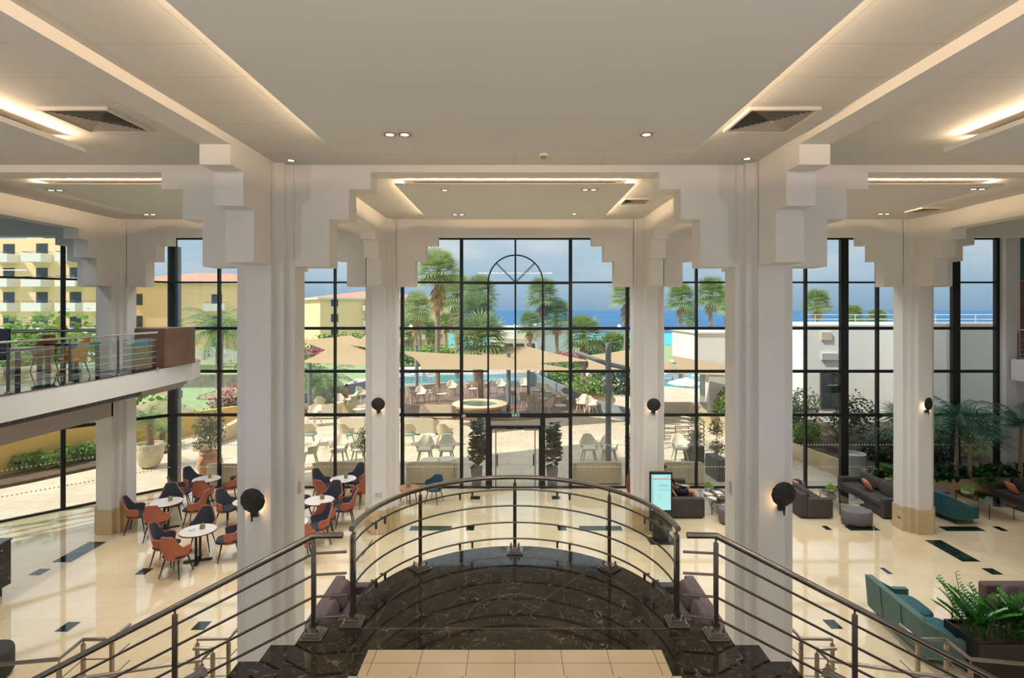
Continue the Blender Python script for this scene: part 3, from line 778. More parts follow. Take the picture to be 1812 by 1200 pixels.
def shell_fn(rb, rt, zb, z_back, z_arm, off, spread=112, back_w=48):
    def fn(u, v):
        a = (u*2-1) * spread; k = abs(a)
        t = min(1, max(0, (k - back_w*.55) / (back_w*.75))); t = t*t*(3-2*t)
        zt = z_back*(1-t) + z_arm*t
        if k > spread-16: zt -= .04*((k-spread+16)/16)**2
        z = zb + (zt-zb)*v
        r = (rb + (rt-rb)*v**.75) + off
        x = r*1.0*sin(R(a)); y = -r*cos(R(a))*.98
        if k > 90: y = y
        back = (1-t)
        y -= .05*back*v*v; x *= 1 - .20*back*v*v
        return (x, y, z)
    return fn
def tub_chair(name, out_m, in_m, leg_m, label='x', leg_h=.44, zb=.40, arms=.64, back=.91, cat='chair', leg_r=.018):
    """upholstered tub chair facing +Y: outer shell, inner padding, seat, four splayed tapering legs"""
    t = empty(name, (0, 0, 0), 0, label, cat)
    mb = MB(); mb.sheet(shell_fn(.205, .285, zb-.02, back, arms, 0), 22, 5, .022); mb.build('outer_shell', out_m, t, smooth=True, angle=60)
    mb = MB(); mb.sheet(shell_fn(.205, .285, zb+.03, back-.012, arms-.012, -.026), 22, 5, .034); mb.build('padding', in_m, t, smooth=True, angle=60)
    mb = MB(); mb.ell((0, .03, zb+.035), (.245, .235, .052), .55, 20, 8); mb.build('seat', in_m, t, smooth=True, angle=80)
    mb = MB(); mb.ell((0, .0, zb-.01), (.20, .19, .02), .6, 16, 4); mb.build('seat_base', leg_m, t, smooth=True)
    for sx_ in (-1, 1):
        for sy_ in (-1, 1):
            mb = MB(); mb.tube([(sx_*.14, sy_*.14, zb-.01), (sx_*.22, sy_*.22, 0)], [leg_r, leg_r*.55], 8); mb.build('leg', leg_m, t, smooth=True)
    return Proto(t)
chairP = tub_chair('tub_chair', coral, navy, wood_leg)
table_white = mat('table_top_white', '#d8cfc6', .22, vary=.03)
table_edge = mat('table_edge_wood', '#6b4226', .5)
tt = empty('round_table', (0, 0, 0), 0, 'x', 'table')
mb = MB(); mb.lathe([(.0001, .722), (.395, .722), (.405, .726), (.405, .745), (.40, .75), (.0001, .75)], n=40); mb.k = 0
mb.build('table_top', table_white, tt, smooth=True, angle=30)
mb = MB(); mb.lathe([(.392, .716), (.4085, .718), (.4085, .743), (.405, .744)], n=40); mb.build('wood_edge', table_edge, tt)
mb = MB(); mb.tube([(-.045, 0, .03), (-.045, 0, .72)], .03, 10); mb.tube([(.045, 0, .03), (.045, 0, .72)], .03, 10); mb.build('pedestal', wood_leg, tt)
mb = MB(); mb.cbox((0, 0, .018), (.62, .09, .03)); mb.cbox((0, 0, .02), (.09, .62, .03)); mb.build('cross_foot', wood_leg, tt, bevel=.005)
tableP = Proto(tt)
leafg = mat('leaf_green', '#3f7a2a', .5, sub=.3, color2='#22561c', scale=3)
leafd = mat('leaf_dark_green', '#1d4a1e', .4, sub=.25, color2='#123314', scale=3)
succ = mat('succulent_green', '#8fb53a', .5, color2='#5d8f2c')
potg = mat('grey_pot', '#9a958c', .7); woodbox = mat('wood_cube', '#a08a68', .7)
def tiny_pot():
    t = empty('table_planter', (0, 0, 0), 0, 'x', 'planter')
    mb = MB(); mb.cbox((0, 0, .05), (.09, .09, .10)); mb.build('cube_pot', woodbox, t, bevel=.004)
    mb = MB()
    for i in range(14):
        a = i*2.4; l = .035 + .015*random.random()
        mb.ell((cos(a)*.02, sin(a)*.02, .11), (.012, l, .018), 1, 6, 4, Matrix.Rotation(a, 4, 'Z'))
    mb.build('succulent', succ, t, smooth=True)
    return Proto(t)
tinyP = tiny_pot()
cut = mat('cutlery_dark', (.08, .07, .07), .3, .8)
# table positions (photo measured), their chairs as bearing around the table
TB = [((-7.69, 13.28), 'by the big left column', [(112, 'far'), (195, 'left'), (262, 'near'), (12, 'right')]),
      ((-9.70, 15.23), 'beside the far left column', [(196, 'left'), (285, 'near'), (112, 'far'), (22, 'right')]),
      ((-9.75, 17.3), 'in the glass corner', [(150, 'far'), (15, 'right'), (292, 'near'), (218, 'left')]),
      ((-7.45, 15.3), 'half hidden behind the big left column', [(165, 'left'), (75, 'far'), (310, 'near')]),
      ((-5.50, 15.37), 'beside the slim column, middle one', [(12, 'right'), (155, 'left'), (300, 'near'), (80, 'far')]),
      ((-5.43, 17.3), 'nearest the window left of the entrance', [(170, 'left'), (75, 'far'), (335, 'right'), (240, 'near')]),
      ((-5.62, 13.75), 'behind the stair railing', [(42, 'far'), (310, 'near'), (190, 'left')])]
for i, ((x, y), where, ch) in enumerate(TB):
    tableP.place((x, y), R(20+i*13), 'round pale table with dark pedestal ' + where, 'table', 'round cafe tables')
    for a, sd in ch:
        d = .70
        cx_, cy_ = x + d*cos(R(a)), y + d*sin(R(a))
        chairP.place((cx_, cy_), R(a) + pi/2 + R(random.uniform(-14, 14)), 'coral tub chair, %s side of table %s' % (sd, where), 'chair', 'tub chairs around the round tables', scale=1.1)
    tinyP.place((x+.06, y+.08, .75), .3*i, 'succulent in cube pot on table ' + where, 'planter', 'succulent pots on the round tables')
t = empty('glasses_on_table', (-7.80, 13.2, .75), .5, 'folded dark spectacles lying on the round table by the big left column', 'glasses'); t.name = 'eyeglasses'
mb = MB()
for s in (-1, 1): mb.tube([(s*.035 + .025*cos(k*pi/6), .0, .022 + .02*sin(k*pi/6)) for k in range(12)], .003, 5, closed=True); mb.tube([(s*.06, 0, .022), (s*.065, .12, .01)], .003, 5)
mb.tube([(-.01, 0, .025), (.01, 0, .025)], .003, 5); mb.build('spectacle_frame', cut, t)

# ---- sofas
grey_sofa = mat('charcoal_sofa', '#47423f', .9, bump=.12, scale=7); mauve = mat('mauve_velvet', '#5d4c4b', .8, bump=.1, vary=.12)
teal_f = mat('teal_fabric', '#2d6068', .8, bump=.12, scale=7, vary=.1); teal_g = mat('grey_teal_fabric', '#54716c', .85, bump=.15, scale=7)
pink = mat('salmon_cushion', '#cf8467', .85, bump=.1); teal_c = mat('teal_cushion', '#3b6a66', .8, bump=.1)
ott = mat('ottoman_grey', '#6f6c72', .9, bump=.12)
def sofa(L_, D_, m, label, loc, rz, n=2, back_h=.72, arm_h=.58, feet=wood_leg, cat='sofa', backm=None, arms=(1, 1)):
    """boxy sofa facing +Y, length along X: base, seat cushions, back, back cushions, arms, feet"""
    t = empty('sofa', loc, rz, label, cat)
    aw = .2
    mb = MB(); mb.box(-L_/2+.03, L_/2-.03, -D_/2+.01, D_/2-.03, .03, .28); mb.build('base', m, t, bevel=.02)
    mb = MB(); mb.box(-L_/2, L_/2, -D_/2, -D_/2+.2, .06, back_h); mb.build('backrest', m, t, bevel=.04, seg=3)
    for s, on in ((-1, arms[0]), (1, arms[1])):
        if on: mb = MB(); mb.box(*sorted((s*(L_/2), s*(L_/2-aw))), -D_/2+.202, D_/2, .03, arm_h); mb.build('armrest', m, t, bevel=.03, seg=3)
    w_ = (L_ - 2*aw) / n
    for k in range(n):
        xc = -L_/2 + aw + w_*(k+.5)
        mb = MB(); mb.box(xc-w_/2+.004, xc+w_/2-.004, -D_/2+.205, D_/2+.0, .285, .44); mb.build('seat_cushion', m, t, bevel=.045, seg=3)
        mb = MB(); mb.ell((xc, -D_/2+.30, .61), (w_/2-.01, .10, .20), .45, 20, 10, Matrix.Rotation(R(12), 4, 'X')); mb.build('back_cushion', backm or m, t, smooth='all')
    for s in (-1, 1):
        for q in (-1, 1): mb = MB(); mb.tube([(s*(L_/2-.08), q*(D_/2-.08), .04), (s*(L_/2-.08), q*(D_/2-.08), 0)], .022, 8); mb.build('foot', feet, t)
    return t
def pillow(loc, rz, m, label, sz=.22, tilt=60, group='throw cushions on the sofas'):
    mb = MB()
    def fn(i, j): return None
    mb.ell((0, 0, 0), (sz, sz*.8, .075), .5, 20, 10)
    # pinch corners
    mb.v = [(x*(1 + .10*(abs(x)/sz)*(abs(y)/sz)), y*(1 + .10*(abs(x)/sz)*(abs(y)/sz)), z*(1 - .55*(abs(x)/sz)**3)*(1 - .45*(abs(y)/sz)**3)) for x, y, z in mb.v]
    o = mb.build('throw_cushion', m, smooth='all', label=label, cat='cushion', group=group)
    o.location = loc; o.rotation_euler = (R(tilt), 0, rz)
    return o
# right lounge by the glass
sofa(2.3, .95, grey_sofa, 'charcoal two-seat sofa with salmon cushion left of the far right column', (11.2, 17.05, 0), R(90))
pillow((11.08, 17.2, .60), R(75), pink, 'salmon cushion on the charcoal sofa beside the far right column')
sofa(1.95, .95, grey_sofa, 'charcoal sofa half hidden behind the big right front column', (8.80, 16.9, 0), R(-90))
pillow((8.68, 17.1, .60), R(-80), pink, 'salmon cushion on the sofa behind the big right front column')
def glass_table(loc, rz, a, b, h, label):
    t = empty('glass_coffee_table', loc, rz, label, 'coffee table', 'glass coffee tables')
    pts = []
    for k in range(48):
        an = 2*pi*k/48; c, s_ = cos(an), sin(an)
        pts.append((math.copysign(abs(c)**.45, c)*a/2, math.copysign(abs(s_)**.45, s_)*b/2*(1 + .08*c)))
    mb = MB(); mb.prism(pts, h-.012, h); mb.build('glass_top', smoky, t)
    for s in (-1, 1):
        for q in (-1, 1):
            mb = MB(); mb.tube([(s*(a/2-.12), q*(b/2-.15), 0), (s*(a/2-.12), q*(b/2-.15), h-.02), (s*(a/2-.28), q*(b/2-.3), h-.02)], .011, 6); mb.build('leg', wood_leg, t)
smoky = glass_mat('smoked_glass', (.62, .60, .56), .12)
glass_table((9.95, 16.75, 0), 0, .85, 1.35, .40, 'smoked glass coffee table between the two charcoal sofas')
def pouf(loc, a, b, h, m, label, rz=0):
    t = empty('ottoman', loc, rz, label, 'ottoman', 'grey oval ottomans')
    def prof(z): return 1
    mb = MB(); mb.lathe([(.01, .04), (.94, .04), (1.0, .08), (1.0, h-.06), (.96, h-.015), (.85, h), (.0001, h+.005)], n=36)
    mb.v = [(x*a, y*b, z) for x, y, z in mb.v]; mb.build('padded_body', m, t, smooth=True, angle=50)
    mb = MB(); mb.lathe([(.9, 0), (.9, .04)], n=24); mb.v = [(x*a, y*b, z) for x, y, z in mb.v]; mb.build('plinth', wood_leg, t)
pouf((9.72, 15.55, 0), .42, .30, .42, ott, 'oval grey ottoman standing on the dark floor inlay between the columns')
pouf((6.2, 15.65, 0), .36, .30, .42, ott, 'grey ottoman at the end of the paper covered coffee table')
pouf((9.2, 18.15, 0), .42, .26, .42, ott, 'grey ottoman by the window behind the left charcoal sofa')
pouf((14.45, 14.9, 0), .40, .30, .42, mat('ottoman_blue', '#6d7684', .9, bump=.1), 'blue grey ottoman at the far right by the dark inlay')
pouf((13.2, 17.3, 0), .5, .28, .42, ott, 'grey ottoman against the stone planter behind the teal loveseat')
pouf((-8.75, 9.05, 0), .36, .36, .45, mat('ottoman_dark', '#3c3a3c', .9, bump=.1), 'dark round ottoman in the near left corner behind the steel rail')
# teal loveseats
def loveseat(loc, rz, L_, m, inner, label, h=.78, D_=.75, rear=None):
    """wing back loveseat facing +Y with curved back, quilt seams, seat and splayed wooden legs"""
    t = empty('loveseat', loc, rz, label, 'loveseat')
    hw = L_/2
    def fn(u, v):
        # U shaped path around the back: arm, back, arm
        s_ = u*2-1; k = abs(s_)
        if k < .68: x = s_/.68*(hw-.06); y = -D_/2 - .0
        else:
            q = (k-.68)/.32; x = math.copysign(hw-.06 + .06*min(1, q*4), s_); y = -D_/2 + q*(D_-.06)
        zt = h if k < .66 else h - (h-.50)*min(1, (k-.66)/.22)
        z = .16 + (zt-.16)*v
        y -= .07*v*(1 - min(1, k/.95)**4)
        return (x, y, z)
    mb = MB(); mb.sheet(fn, 50, 6, .11); mb.build('curved_back', m, t, smooth=True, bevel=.0, angle=60)
    mb = MB(); mb.box(-hw+.04, hw-.04, -D_/2+.02, D_/2, .16, .30); mb.build('base', m, t, bevel=.03)
    mb = MB()
    for s_ in (-1, 1): mb.ell((s_*(hw-.08)/2, .02, .385), ((hw-.1)/2, D_/2-.05, .09), .5, 18, 8)
    mb.build('seat_cushion', inner, t, smooth='all')
    mb = MB()
    for x in (-hw*.34, hw*.34): mb.tube([(x, -D_/2-.058, .2), (x, -D_/2-.10, h*.6), (x, -D_/2-.128, h-.01)], .008, 6)
    mb.build('back_seam', inner, t)
    for sx_ in (-1, 1):
        for sy_ in (-1, 1): mb = MB(); mb.tube([(sx_*(hw-.2), sy_*.24, .17), (sx_*(hw-.12), sy_*.32, 0)], [.022, .012], 8); mb.build('leg', walnut_leg, t)
    return t
loveseat((12.75, 16.15, 0), R(-78), 1.25, teal_f, teal_f, 'bright teal loveseat with wooden legs in front of the indoor palms')
loveseat((7.50, 10.15, 0), R(-93), 1.75, teal_g, teal_f, 'large grey green loveseat seen from behind near the right stair', .80, .80)
glass_table((14.15, 16.5, 0), 0, .95, 1.5, .42, 'smoked glass coffee table beside the teal loveseat')
sofa(2.4, .95, grey_sofa, 'dark charcoal sofa at the far right edge in front of the planter', (15.75, 16.35, 0), R(96))
pillow((15.35, 16.9, .60), R(80), pink, 'salmon cushion on the dark sofa at the far right edge')
# pair of mauve sofas under the landing
for s, sd in ((-1, 'left'), (1, 'right')):
    sofa(1.9, .95, mauve, 'mauve velvet sofa partly under the landing beside the big %s front column' % sd, (s*3.15, 10.15, 0), R(90*s), backm=mauve)
    pillow((s*2.85, 9.85, .60), R(75*s), teal_c, 'teal cushion nearest the column on the %s mauve sofa' % sd)
    pillow((s*2.83, 10.4, .60), R(100*s), teal_c, 'teal cushion in the middle of the %s mauve sofa' % sd)
    pillow((s*2.85, 10.8, .58), R(85*s), mat('dark_brown_cushion', '#3a2c2a', .85), 'dark brown cushion at the far end of the %s mauve sofa' % sd, .18)
sofa(1.7, .95, mauve, 'taupe sofa behind the planter of glossy fronds at the right edge', (10.0, 10.35, 0), pi, back_h=.75)
t = empty('side_table', (8.35, 9.85, 0), 0, 'small pale side table on thin legs beside the planter of glossy fronds', 'side table')
mb = MB(); mb.cbox((0, 0, .515), (.5, .7, .03)); mb.build('table_top', table_white, t, bevel=.006)
for a in (-1, 1):
    for b in (-1, 1): mb = MB(); mb.tube([(a*.22, b*.32, 0), (a*.22, b*.32, .5)], .01, 6); mb.build('leg', wood_leg, t)
pillow((8.30, 10.0, .66), .3, teal_c, 'dusty teal cushion lying on the small side table', .2, 35)

# middle right lounge with a seated reader
sofa(2.0, 1.25, grey_sofa, 'charcoal sofa with a seated person beside the information screen', (4.92, 16.95, 0), R(-90))
glass_table((6.15, 16.75, 0), 0, .85, 1.35, .40, 'coffee table covered with papers in front of the seated person')
paper = mat('paper_white', '#e6e2da', .7, vary=.02)
for k, (x, y, a, lb) in enumerate(((5.98, 16.95, .2, 'open white brochure'), (6.3, 16.65, -.3, 'loose white sheet'), (5.98, 16.5, .6, 'folded white leaflet'), (6.32, 17.0, .1, 'small stack of white pages'))):
    mb = MB(); mb.box(-.105, .105, -.15, .15, 0, .006 + .006*k); o = mb.build('paper_sheet', paper, label=lb + ' on the paper covered coffee table', cat='paper', group='papers on the coffee table'); o.location = (x, y, .401); o.rotation_euler[2] = a
t = empty('leather_bag', (6.22, 16.32, .401), .4, 'brown leather bag lying at the near end of the paper covered table', 'bag')
brown = mat('brown_leather', '#5e4128', .5, bump=.1)
mb = MB(); mb.ell((0, 0, .06), (.19, .13, .065), .5); mb.build('bag_body', brown, t, smooth='all')
mb = MB(); mb.tube([(-.1, 0, .10), (-.08, 0, .17), (0, 0, .20), (.08, 0, .17), (.1, 0, .10)], .008, 6); mb.build('bag_handle', brown, t)
silver = mat('silver_pot', (.55, .53, .50), .25, .6)
def bowl_plant(loc, label, r=.14):
    t = empty('potted_succulent', loc, 0, label, 'potted plant', 'bowl plants on the coffee tables')
    mb = MB(); mb.lathe([(r*.5, 0), (r*.9, r*.3), (r, r*.6), (r*.8, r), (r*.7, r)], n=20); mb.build('bowl_pot', silver, t, smooth=True)
    mb = MB()
    for i in range(60):
        a = i*2.399; q = sqrt(i/60); rr_ = r*1.15*q; z = r*1.0 + .11*(1-q) + .02*random.random()
        mb.ell((rr_*cos(a), rr_*sin(a), z), (.012, .035, .02), 1, 6, 4, Matrix.Rotation(a, 4, 'Z') @ Matrix.Rotation(.5, 4, 'X'))
    mb.build('leaf_rosettes', succ, t, smooth=True)
bowl_plant((9.85, 17.05, .401), 'leafy bowl plant on the glass table between the charcoal sofas')
bowl_plant((13.85, 16.75, .421), 'leafy bowl plant on the glass table beside the teal loveseat', .17)
bowl_plant((6.1, 17.2, .401), 'leafy bowl plant on the paper covered coffee table')

# seated person: body as one skinned surface
skin = mat('skin', '#b98467', .55, vary=.04); short = mat('dark_shorts', '#1b1e29', .85); shoe = mat('dark_shoe', '#1c1716', .7); hairm = mat('dark_hair', '#2a1f18', .7)
def skinned(name, verts, edges, rad, m, parent, root=0, sub=2):
    me = bpy.data.meshes.new(name); me.from_pydata(verts, edges, []); me.materials.append(m); me.update()
    o = bpy.data.objects.new(name, me); COL.objects.link(o); o.parent = parent
    o.modifiers.new('skin', 'SKIN').use_smooth_shade = True
    for i, r_ in enumerate(rad):
        rr_ = r_ if isinstance(r_, tuple) else (r_, r_)
        me.skin_vertices[0].data[i].radius = rr_; me.skin_vertices[0].data[i].use_root = (i == root)
    q = o.modifiers.new('sub', 'SUBSURF'); q.levels = q.render_levels = sub
    return o
pr = empty('person', (4.71, 16.75, 0), R(-90), 'person in dark shorts reclining on the sofa behind the screen, arm on the seat', 'person')
V = [(0, .22, .56), (0, .12, .72), (0, -.03, .90), (0, -.10, 1.0), (0, -.13, 1.08), (0, -.15, 1.18),
     (-.10, .26, .55), (-.14, .66, .58), (-.15, .72, .31), (-.15, .68, .09), (-.15, .84, .045),
     (.10, .26, .55), (.13, .68, .58), (.16, .76, .31), (.17, .72, .09), (.18, .88, .045),
     (-.17, -.08, .95), (-.27, .04, .76), (-.22, .26, .72), (-.18, .34, .70),
     (.17, -.08, .95), (.33, -.04, .76), (.42, .08, .56), (.43, .14, .50)]
E = [(0, 1), (1, 2), (2, 3), (3, 4), (4, 5), (0, 6), (6, 7), (7, 8), (8, 9), (9, 10), (0, 11), (11, 12), (12, 13), (13, 14), (14, 15),
     (3, 16), (16, 17), (17, 18), (18, 19), (3, 20), (20, 21), (21, 22), (22, 23)]
Rd = [(.17, .12), (.155, .11), (.17, .11), (.11, .08), .055, .09, .095, .072, .058, .038, .035, .095, .072, .058, .038, .035, .062, .045, .036, .026, .062, .045, .036, .026]
body = skinned('body', V, E, Rd, skin, pr)
# head volume, hair, face
mb = MB(); mb.ell((0, -.13, 1.235), (.078, .095, .118), 1, 20, 14); mb.ell((0, -.033, 1.225), (.013, .02, .024), 1, 8, 6)
for s in (-1, 1): mb.ell((s*.08, -.13, 1.23), (.012, .022, .032), 1, 8, 6)
mb.build('head', skin, pr, smooth='all')
mb = MB(); mb.ell((0, -.15, 1.27), (.086, .10, .10), 1, 20, 12); mb.build('hair', hairm, pr, smooth='all')
mb = MB()
for s in (-1, 1): mb.ell((s*.03, -.043, 1.245), (.011, .008, .007), 1, 8, 6)
mb.build('eyes', shoe, pr)
mb = MB(); mb.ell((0, -.039, 1.185), (.024, .008, .006), 1, 8, 6); mb.build('mouth', mat('lips', '#8f4a42', .5), pr)
# shirt and shorts hug the same skeleton
skinned('shirt', [V[0], V[1], V[2], V[3], V[16], tuple((Vector(V[16])+Vector(V[17]))/2), V[20], tuple((Vector(V[20])+Vector(V[21]))/2)], [(0, 1), (1, 2), (2, 3), (3, 4), (4, 5), (3, 6), (6, 7)],
        [(.18, .135), (.175, .125), (.185, .125), (.12, .09), .075, .062, .075, .062], mat('grey_shirt', '#6f6a66', .85), pr)
def mid(a, b, t): return tuple(Vector(a).lerp(Vector(b), t))
skinned('shorts', [V[0], V[6], mid(V[6], V[7], .85), V[11], mid(V[11], V[12], .85)], [(0, 1), (1, 2), (0, 3), (3, 4)], [(.185, .13), .11, .092, .11, .092], short, pr)
for s, k in ((-1, 9), (1, 14)):
    x, y, z = V[k]; mb = MB(); mb.ell((x + .01*s, y+.08, .045), (.05, .145, .045), .7, 14, 8); mb.build('shoe', shoe, pr, smooth='all')
def hand(wrist, d, side):
    """palm with four curled fingers and a thumb from its side"""
    M = Matrix.Translation(wrist) @ Vector(d).to_track_quat('Y', 'Z').to_matrix().to_4x4()
    def P(x, y, z): return tuple(M @ Vector((x, y, z)))
    vs = [P(0, -.02, 0), P(0, .03, 0), P(0, .07, -.002)]; ed = [(0, 1), (1, 2)]; rd = [(.022, .016), (.036, .014), (.036, .012)]
    for i, (x, l) in enumerate(((-.030, .060), (-.010, .070), (.010, .066), (.029, .050))):
        b = len(vs); vs += [P(x, .085, -.003), P(x*1.15, .085+l*.5, -.010), P(x*1.2, .085+l*.95, -.028)]; ed += [(2, b), (b, b+1), (b+1, b+2)]; rd += [.0095, .0085, .007]
    b = len(vs); vs += [P(-side*.040, .035, -.004), P(-side*.062, .065, -.014), P(-side*.066, .092, -.024)]; ed += [(1, b), (b, b+1), (b+1, b+2)]; rd += [.012, .0105, .0085]
    return skinned('hand', vs, ed, rd, skin, pr)
hand(V[23], (.0, .9, -.42), 1); hand(V[19], (.15, .95, -.1), -1)
mb = MB(); mb.box(-.17, .17, -.11, .11, -.006, .006); o = mb.build('magazine', mat('magazine_cover', '#7b746c', .4, color2='#c9c2b6', scale=20), label='open magazine held on the knees of the seated person', cat='magazine'); o.location = (5.22, 16.80, .70); o.rotation_euler = (0, R(-8), R(-90))

# information screen
t = empty('information_kiosk', (3.84, 14.40, 0), 0, 'freestanding digital information screen in a black case by the slim column', 'information screen')
kb = mat('kiosk_black', (.012, .013, .014), .3)
mb = MB(); mb.box(-.30, .30, -.04, .04, .28, 1.84); mb.build('case', kb, t, bevel=.012)
mb = MB(); mb.box(-.32, .32, -.22, .22, 0, .03); mb.box(-.22, .22, -.06, .06, .03, .30); mb.build('foot_plate', kb, t, bevel=.005)
scr = mat('screen_cyan', (.30, .62, .66), .2, emit=.7, vary=.02)
mb = MB(); mb.box(-.255, .255, -.046, -.041, .84, 1.77); sc_ = mb.build('screen', scr, t)
mb = MB(); mb.box(-.255, .255, -.048, -.0465, 1.645, 1.665); mb.build('red_banner', mat('screen_red', (.55, .10, .08), .3, emit=.5, vary=0), sc_)
ink = mat('screen_ink', (.06, .10, .12), .4, vary=0)
icon = mat('screen_icon', (.08, .12, .45), .4, emit=.2, vary=0)
mb = MB()
for k in range(15): mb.box(-.235, -.212, -.048, -.0465, .88+k*.05, .905+k*.05)
mb.build('icon_column', icon, sc_)
def text(body, size, loc, m, parent, name, rot=(pi/2, 0, 0), ext=.0005):
    c = bpy.data.curves.new(name, 'FONT'); c.body = body; c.size = size; c.extrude = ext; c.align_x = 'CENTER'; c.resolution_u = 3
    tmp = bpy.data.objects.new(name, c); COL.objects.link(tmp)
    dg = bpy.context.evaluated_depsgraph_get(); me = bpy.data.meshes.new_from_object(tmp.evaluated_get(dg))
    bpy.data.objects.remove(tmp); me.materials.clear(); me.materials.append(m)
    o = bpy.data.objects.new(name, me); COL.objects.link(o); o.parent = parent; o.location = loc; o.rotation_euler = rot
    return o
text('S A R D A', .06, (.06, -.0475, 1.47), ink, sc_, 'heading')
mb = MB(); mb.box(-.06, .17, -.048, -.0465, 1.445, 1.448)
for k, (a, b) in enumerate(((-.12, .22), (-.08, .20))): mb.box(a, b, -.048, -.0465, 1.385-k*.03, 1.388-k*.03)
mb.box(-.06, .0, -.048, -.0465, 1.235, 1.24); mb.box(-.06, .01, -.048, -.0465, 1.17, 1.176); mb.box(1.715-1.95, -.20, -.048, -.0465, 1.715, 1.73); mb.box(.15, .22, -.048, -.0465, 1.715, 1.722)
mb.build('small_print', ink, sc_)

# blue armchair and little wooden table left of the entrance
blue = mat('petrol_blue', '#1f4250', .8, bump=.1)
bc = tub_chair('armchair', blue, blue, wood_leg, back=.80, arms=.68, cat='armchair')
bc.place((-2.55, 17.3), R(160), 'petrol blue armchair by the window left of the entrance', 'armchair')
bc.place((-4.25, 17.6), R(-120), 'dark blue armchair half hidden behind the slim column left of the entrance', 'armchair')
t = empty('wooden_side_table', (-3.35, 17.2, 0), 0, 'low warm wood side table between the blue armchairs', 'side table')
mb = MB(); mb.lathe([(.0001, .48), (.33, .48), (.35, .49), (.35, .51), (.0001, .51)], n=32); mb.build('table_top', mat('honey_wood', '#b07a4c', .45, color2='#8f5f38', scale=3), t, smooth=True, angle=30)
for k in range(4): mb = MB(); a = k*pi/2+.4; mb.tube([(cos(a)*.2, sin(a)*.2, .48), (cos(a)*.27, sin(a)*.27, 0)], [.022, .013], 8); mb.build('leg', walnut_leg, t)
tinyP.place((-3.35, 17.25, .51), .4, 'small succulent in a cube pot on the low wood table', 'planter')
# woven floor vase
t = empty('woven_floor_vase', (3.72, 17.2, 0), 0, 'tall woven orange brown floor vase right of the entrance', 'vase')
mb = MB(); mb.lathe([(.06, 0), (.10, .1), (.20, .45), (.235, .65), (.20, .85), (.13, .97), (.14, 1.02), (.11, 1.02), (.1, .9)], n=28); mb.build('woven_body', mat('woven_cane', '#8f4f2a', .8, color2='#5d3019', scale=30, bump=.6), t, smooth=True)

# dark marble bar counter at the left edge, with glowing plinth
t = empty('bar_counter', (-11.72, 10.35, 0), pi/2, 'black veined marble bar counter with warm light under it at the left edge', 'bar counter')
bm_ = marble_mat('bar_marble', '#17181b', '#101113', '#9a9a98', .7, .12, vein_w=.02)
mb = MB(); mb.box(-1.4, 1.4, -.9, .0, .22, 1.16); mb.build('front_panel', bm_, t, bevel=.004)
mb = MB(); mb.box(-1.42, 1.42, -.92, .02, 1.16, 1.19); mb.build('counter_top', bm_, t, bevel=.004)
mb = MB(); mb.box(-1.3, 1.3, -.8, -.1, 0, .22); mb.build('plinth', kb, t)
mb = MB(); mb.box(-1.32, 1.32, -.83, -.81, .19, .21); mb.box(1.31, 1.33, -.8, -.1, .19, .21); mb.build('plinth_light', led, t)

# dining set on the mezzanine
tan = mat('mustard_leather', '#a9763c', .6, vary=.1)
mc = tub_chair('dining_chair', tan, tan, wood_leg, back=.95, arms=.68)
for k, (x, y, a, lb) in enumerate(((-12.6, 11.8, -90, 'at the left edge of the view'), (-12.3, 14.3, 60, 'near the window railing'), (-10.35, 12.85, 100, 'right of the black table'), (-13.2, 13.4, 20, 'behind the black table'))):
    mc.place((x, y, MZ), R(a), 'mustard leather dining chair on the mezzanine, ' + lb, 'chair', 'mustard chairs on the mezzanine')
blk = mat('black_lacquer', (.01, .01, .011), .25)
for k, (x, y, a, lb) in enumerate(((-11.6, 12.1, 10, 'long black dining table on the mezzanine behind the railing'), (-11.3, 14.0, 0, 'square black table on the mezzanine near the walnut box'))):
    t = empty('dining_table', (x, y, MZ), R(a), lb, 'dining table')
    w_ = (1.6, .8) if k == 0 else (.8, .8)
    mb = MB(); mb.box(-w_[0]/2, w_[0]/2, -w_[1]/2, w_[1]/2, .70, .75); mb.build('table_top', blk, t, bevel=.004)
    for p in (-1, 1):
        for q in (-1, 1): mb = MB(); mb.box(p*(w_[0]/2-.05)-.035, p*(w_[0]/2-.05)+.035, q*(w_[1]/2-.05)-.035, q*(w_[1]/2-.05)+.035, 0, .70); mb.build('leg', blk, t)
t = empty('high_back_chair', (-12.2, 12.75, MZ), R(170), 'black high backed chair standing at the mezzanine table', 'chair')
mb = MB(); mb.box(-.23, .23, -.23, .23, .42, .48); mb.build('seat', blk, t, bevel=.01)
mb = MB(); mb.box(-.23, .23, -.25, -.20, .42, 1.15); mb.build('backrest', blk, t, bevel=.01)
for p in (-1, 1):
    for q in (-1, 1): mb = MB(); mb.box(p*.2-.02, p*.2+.02, q*.2-.02, q*.2+.02, 0, .42); mb.build('leg', blk, t)
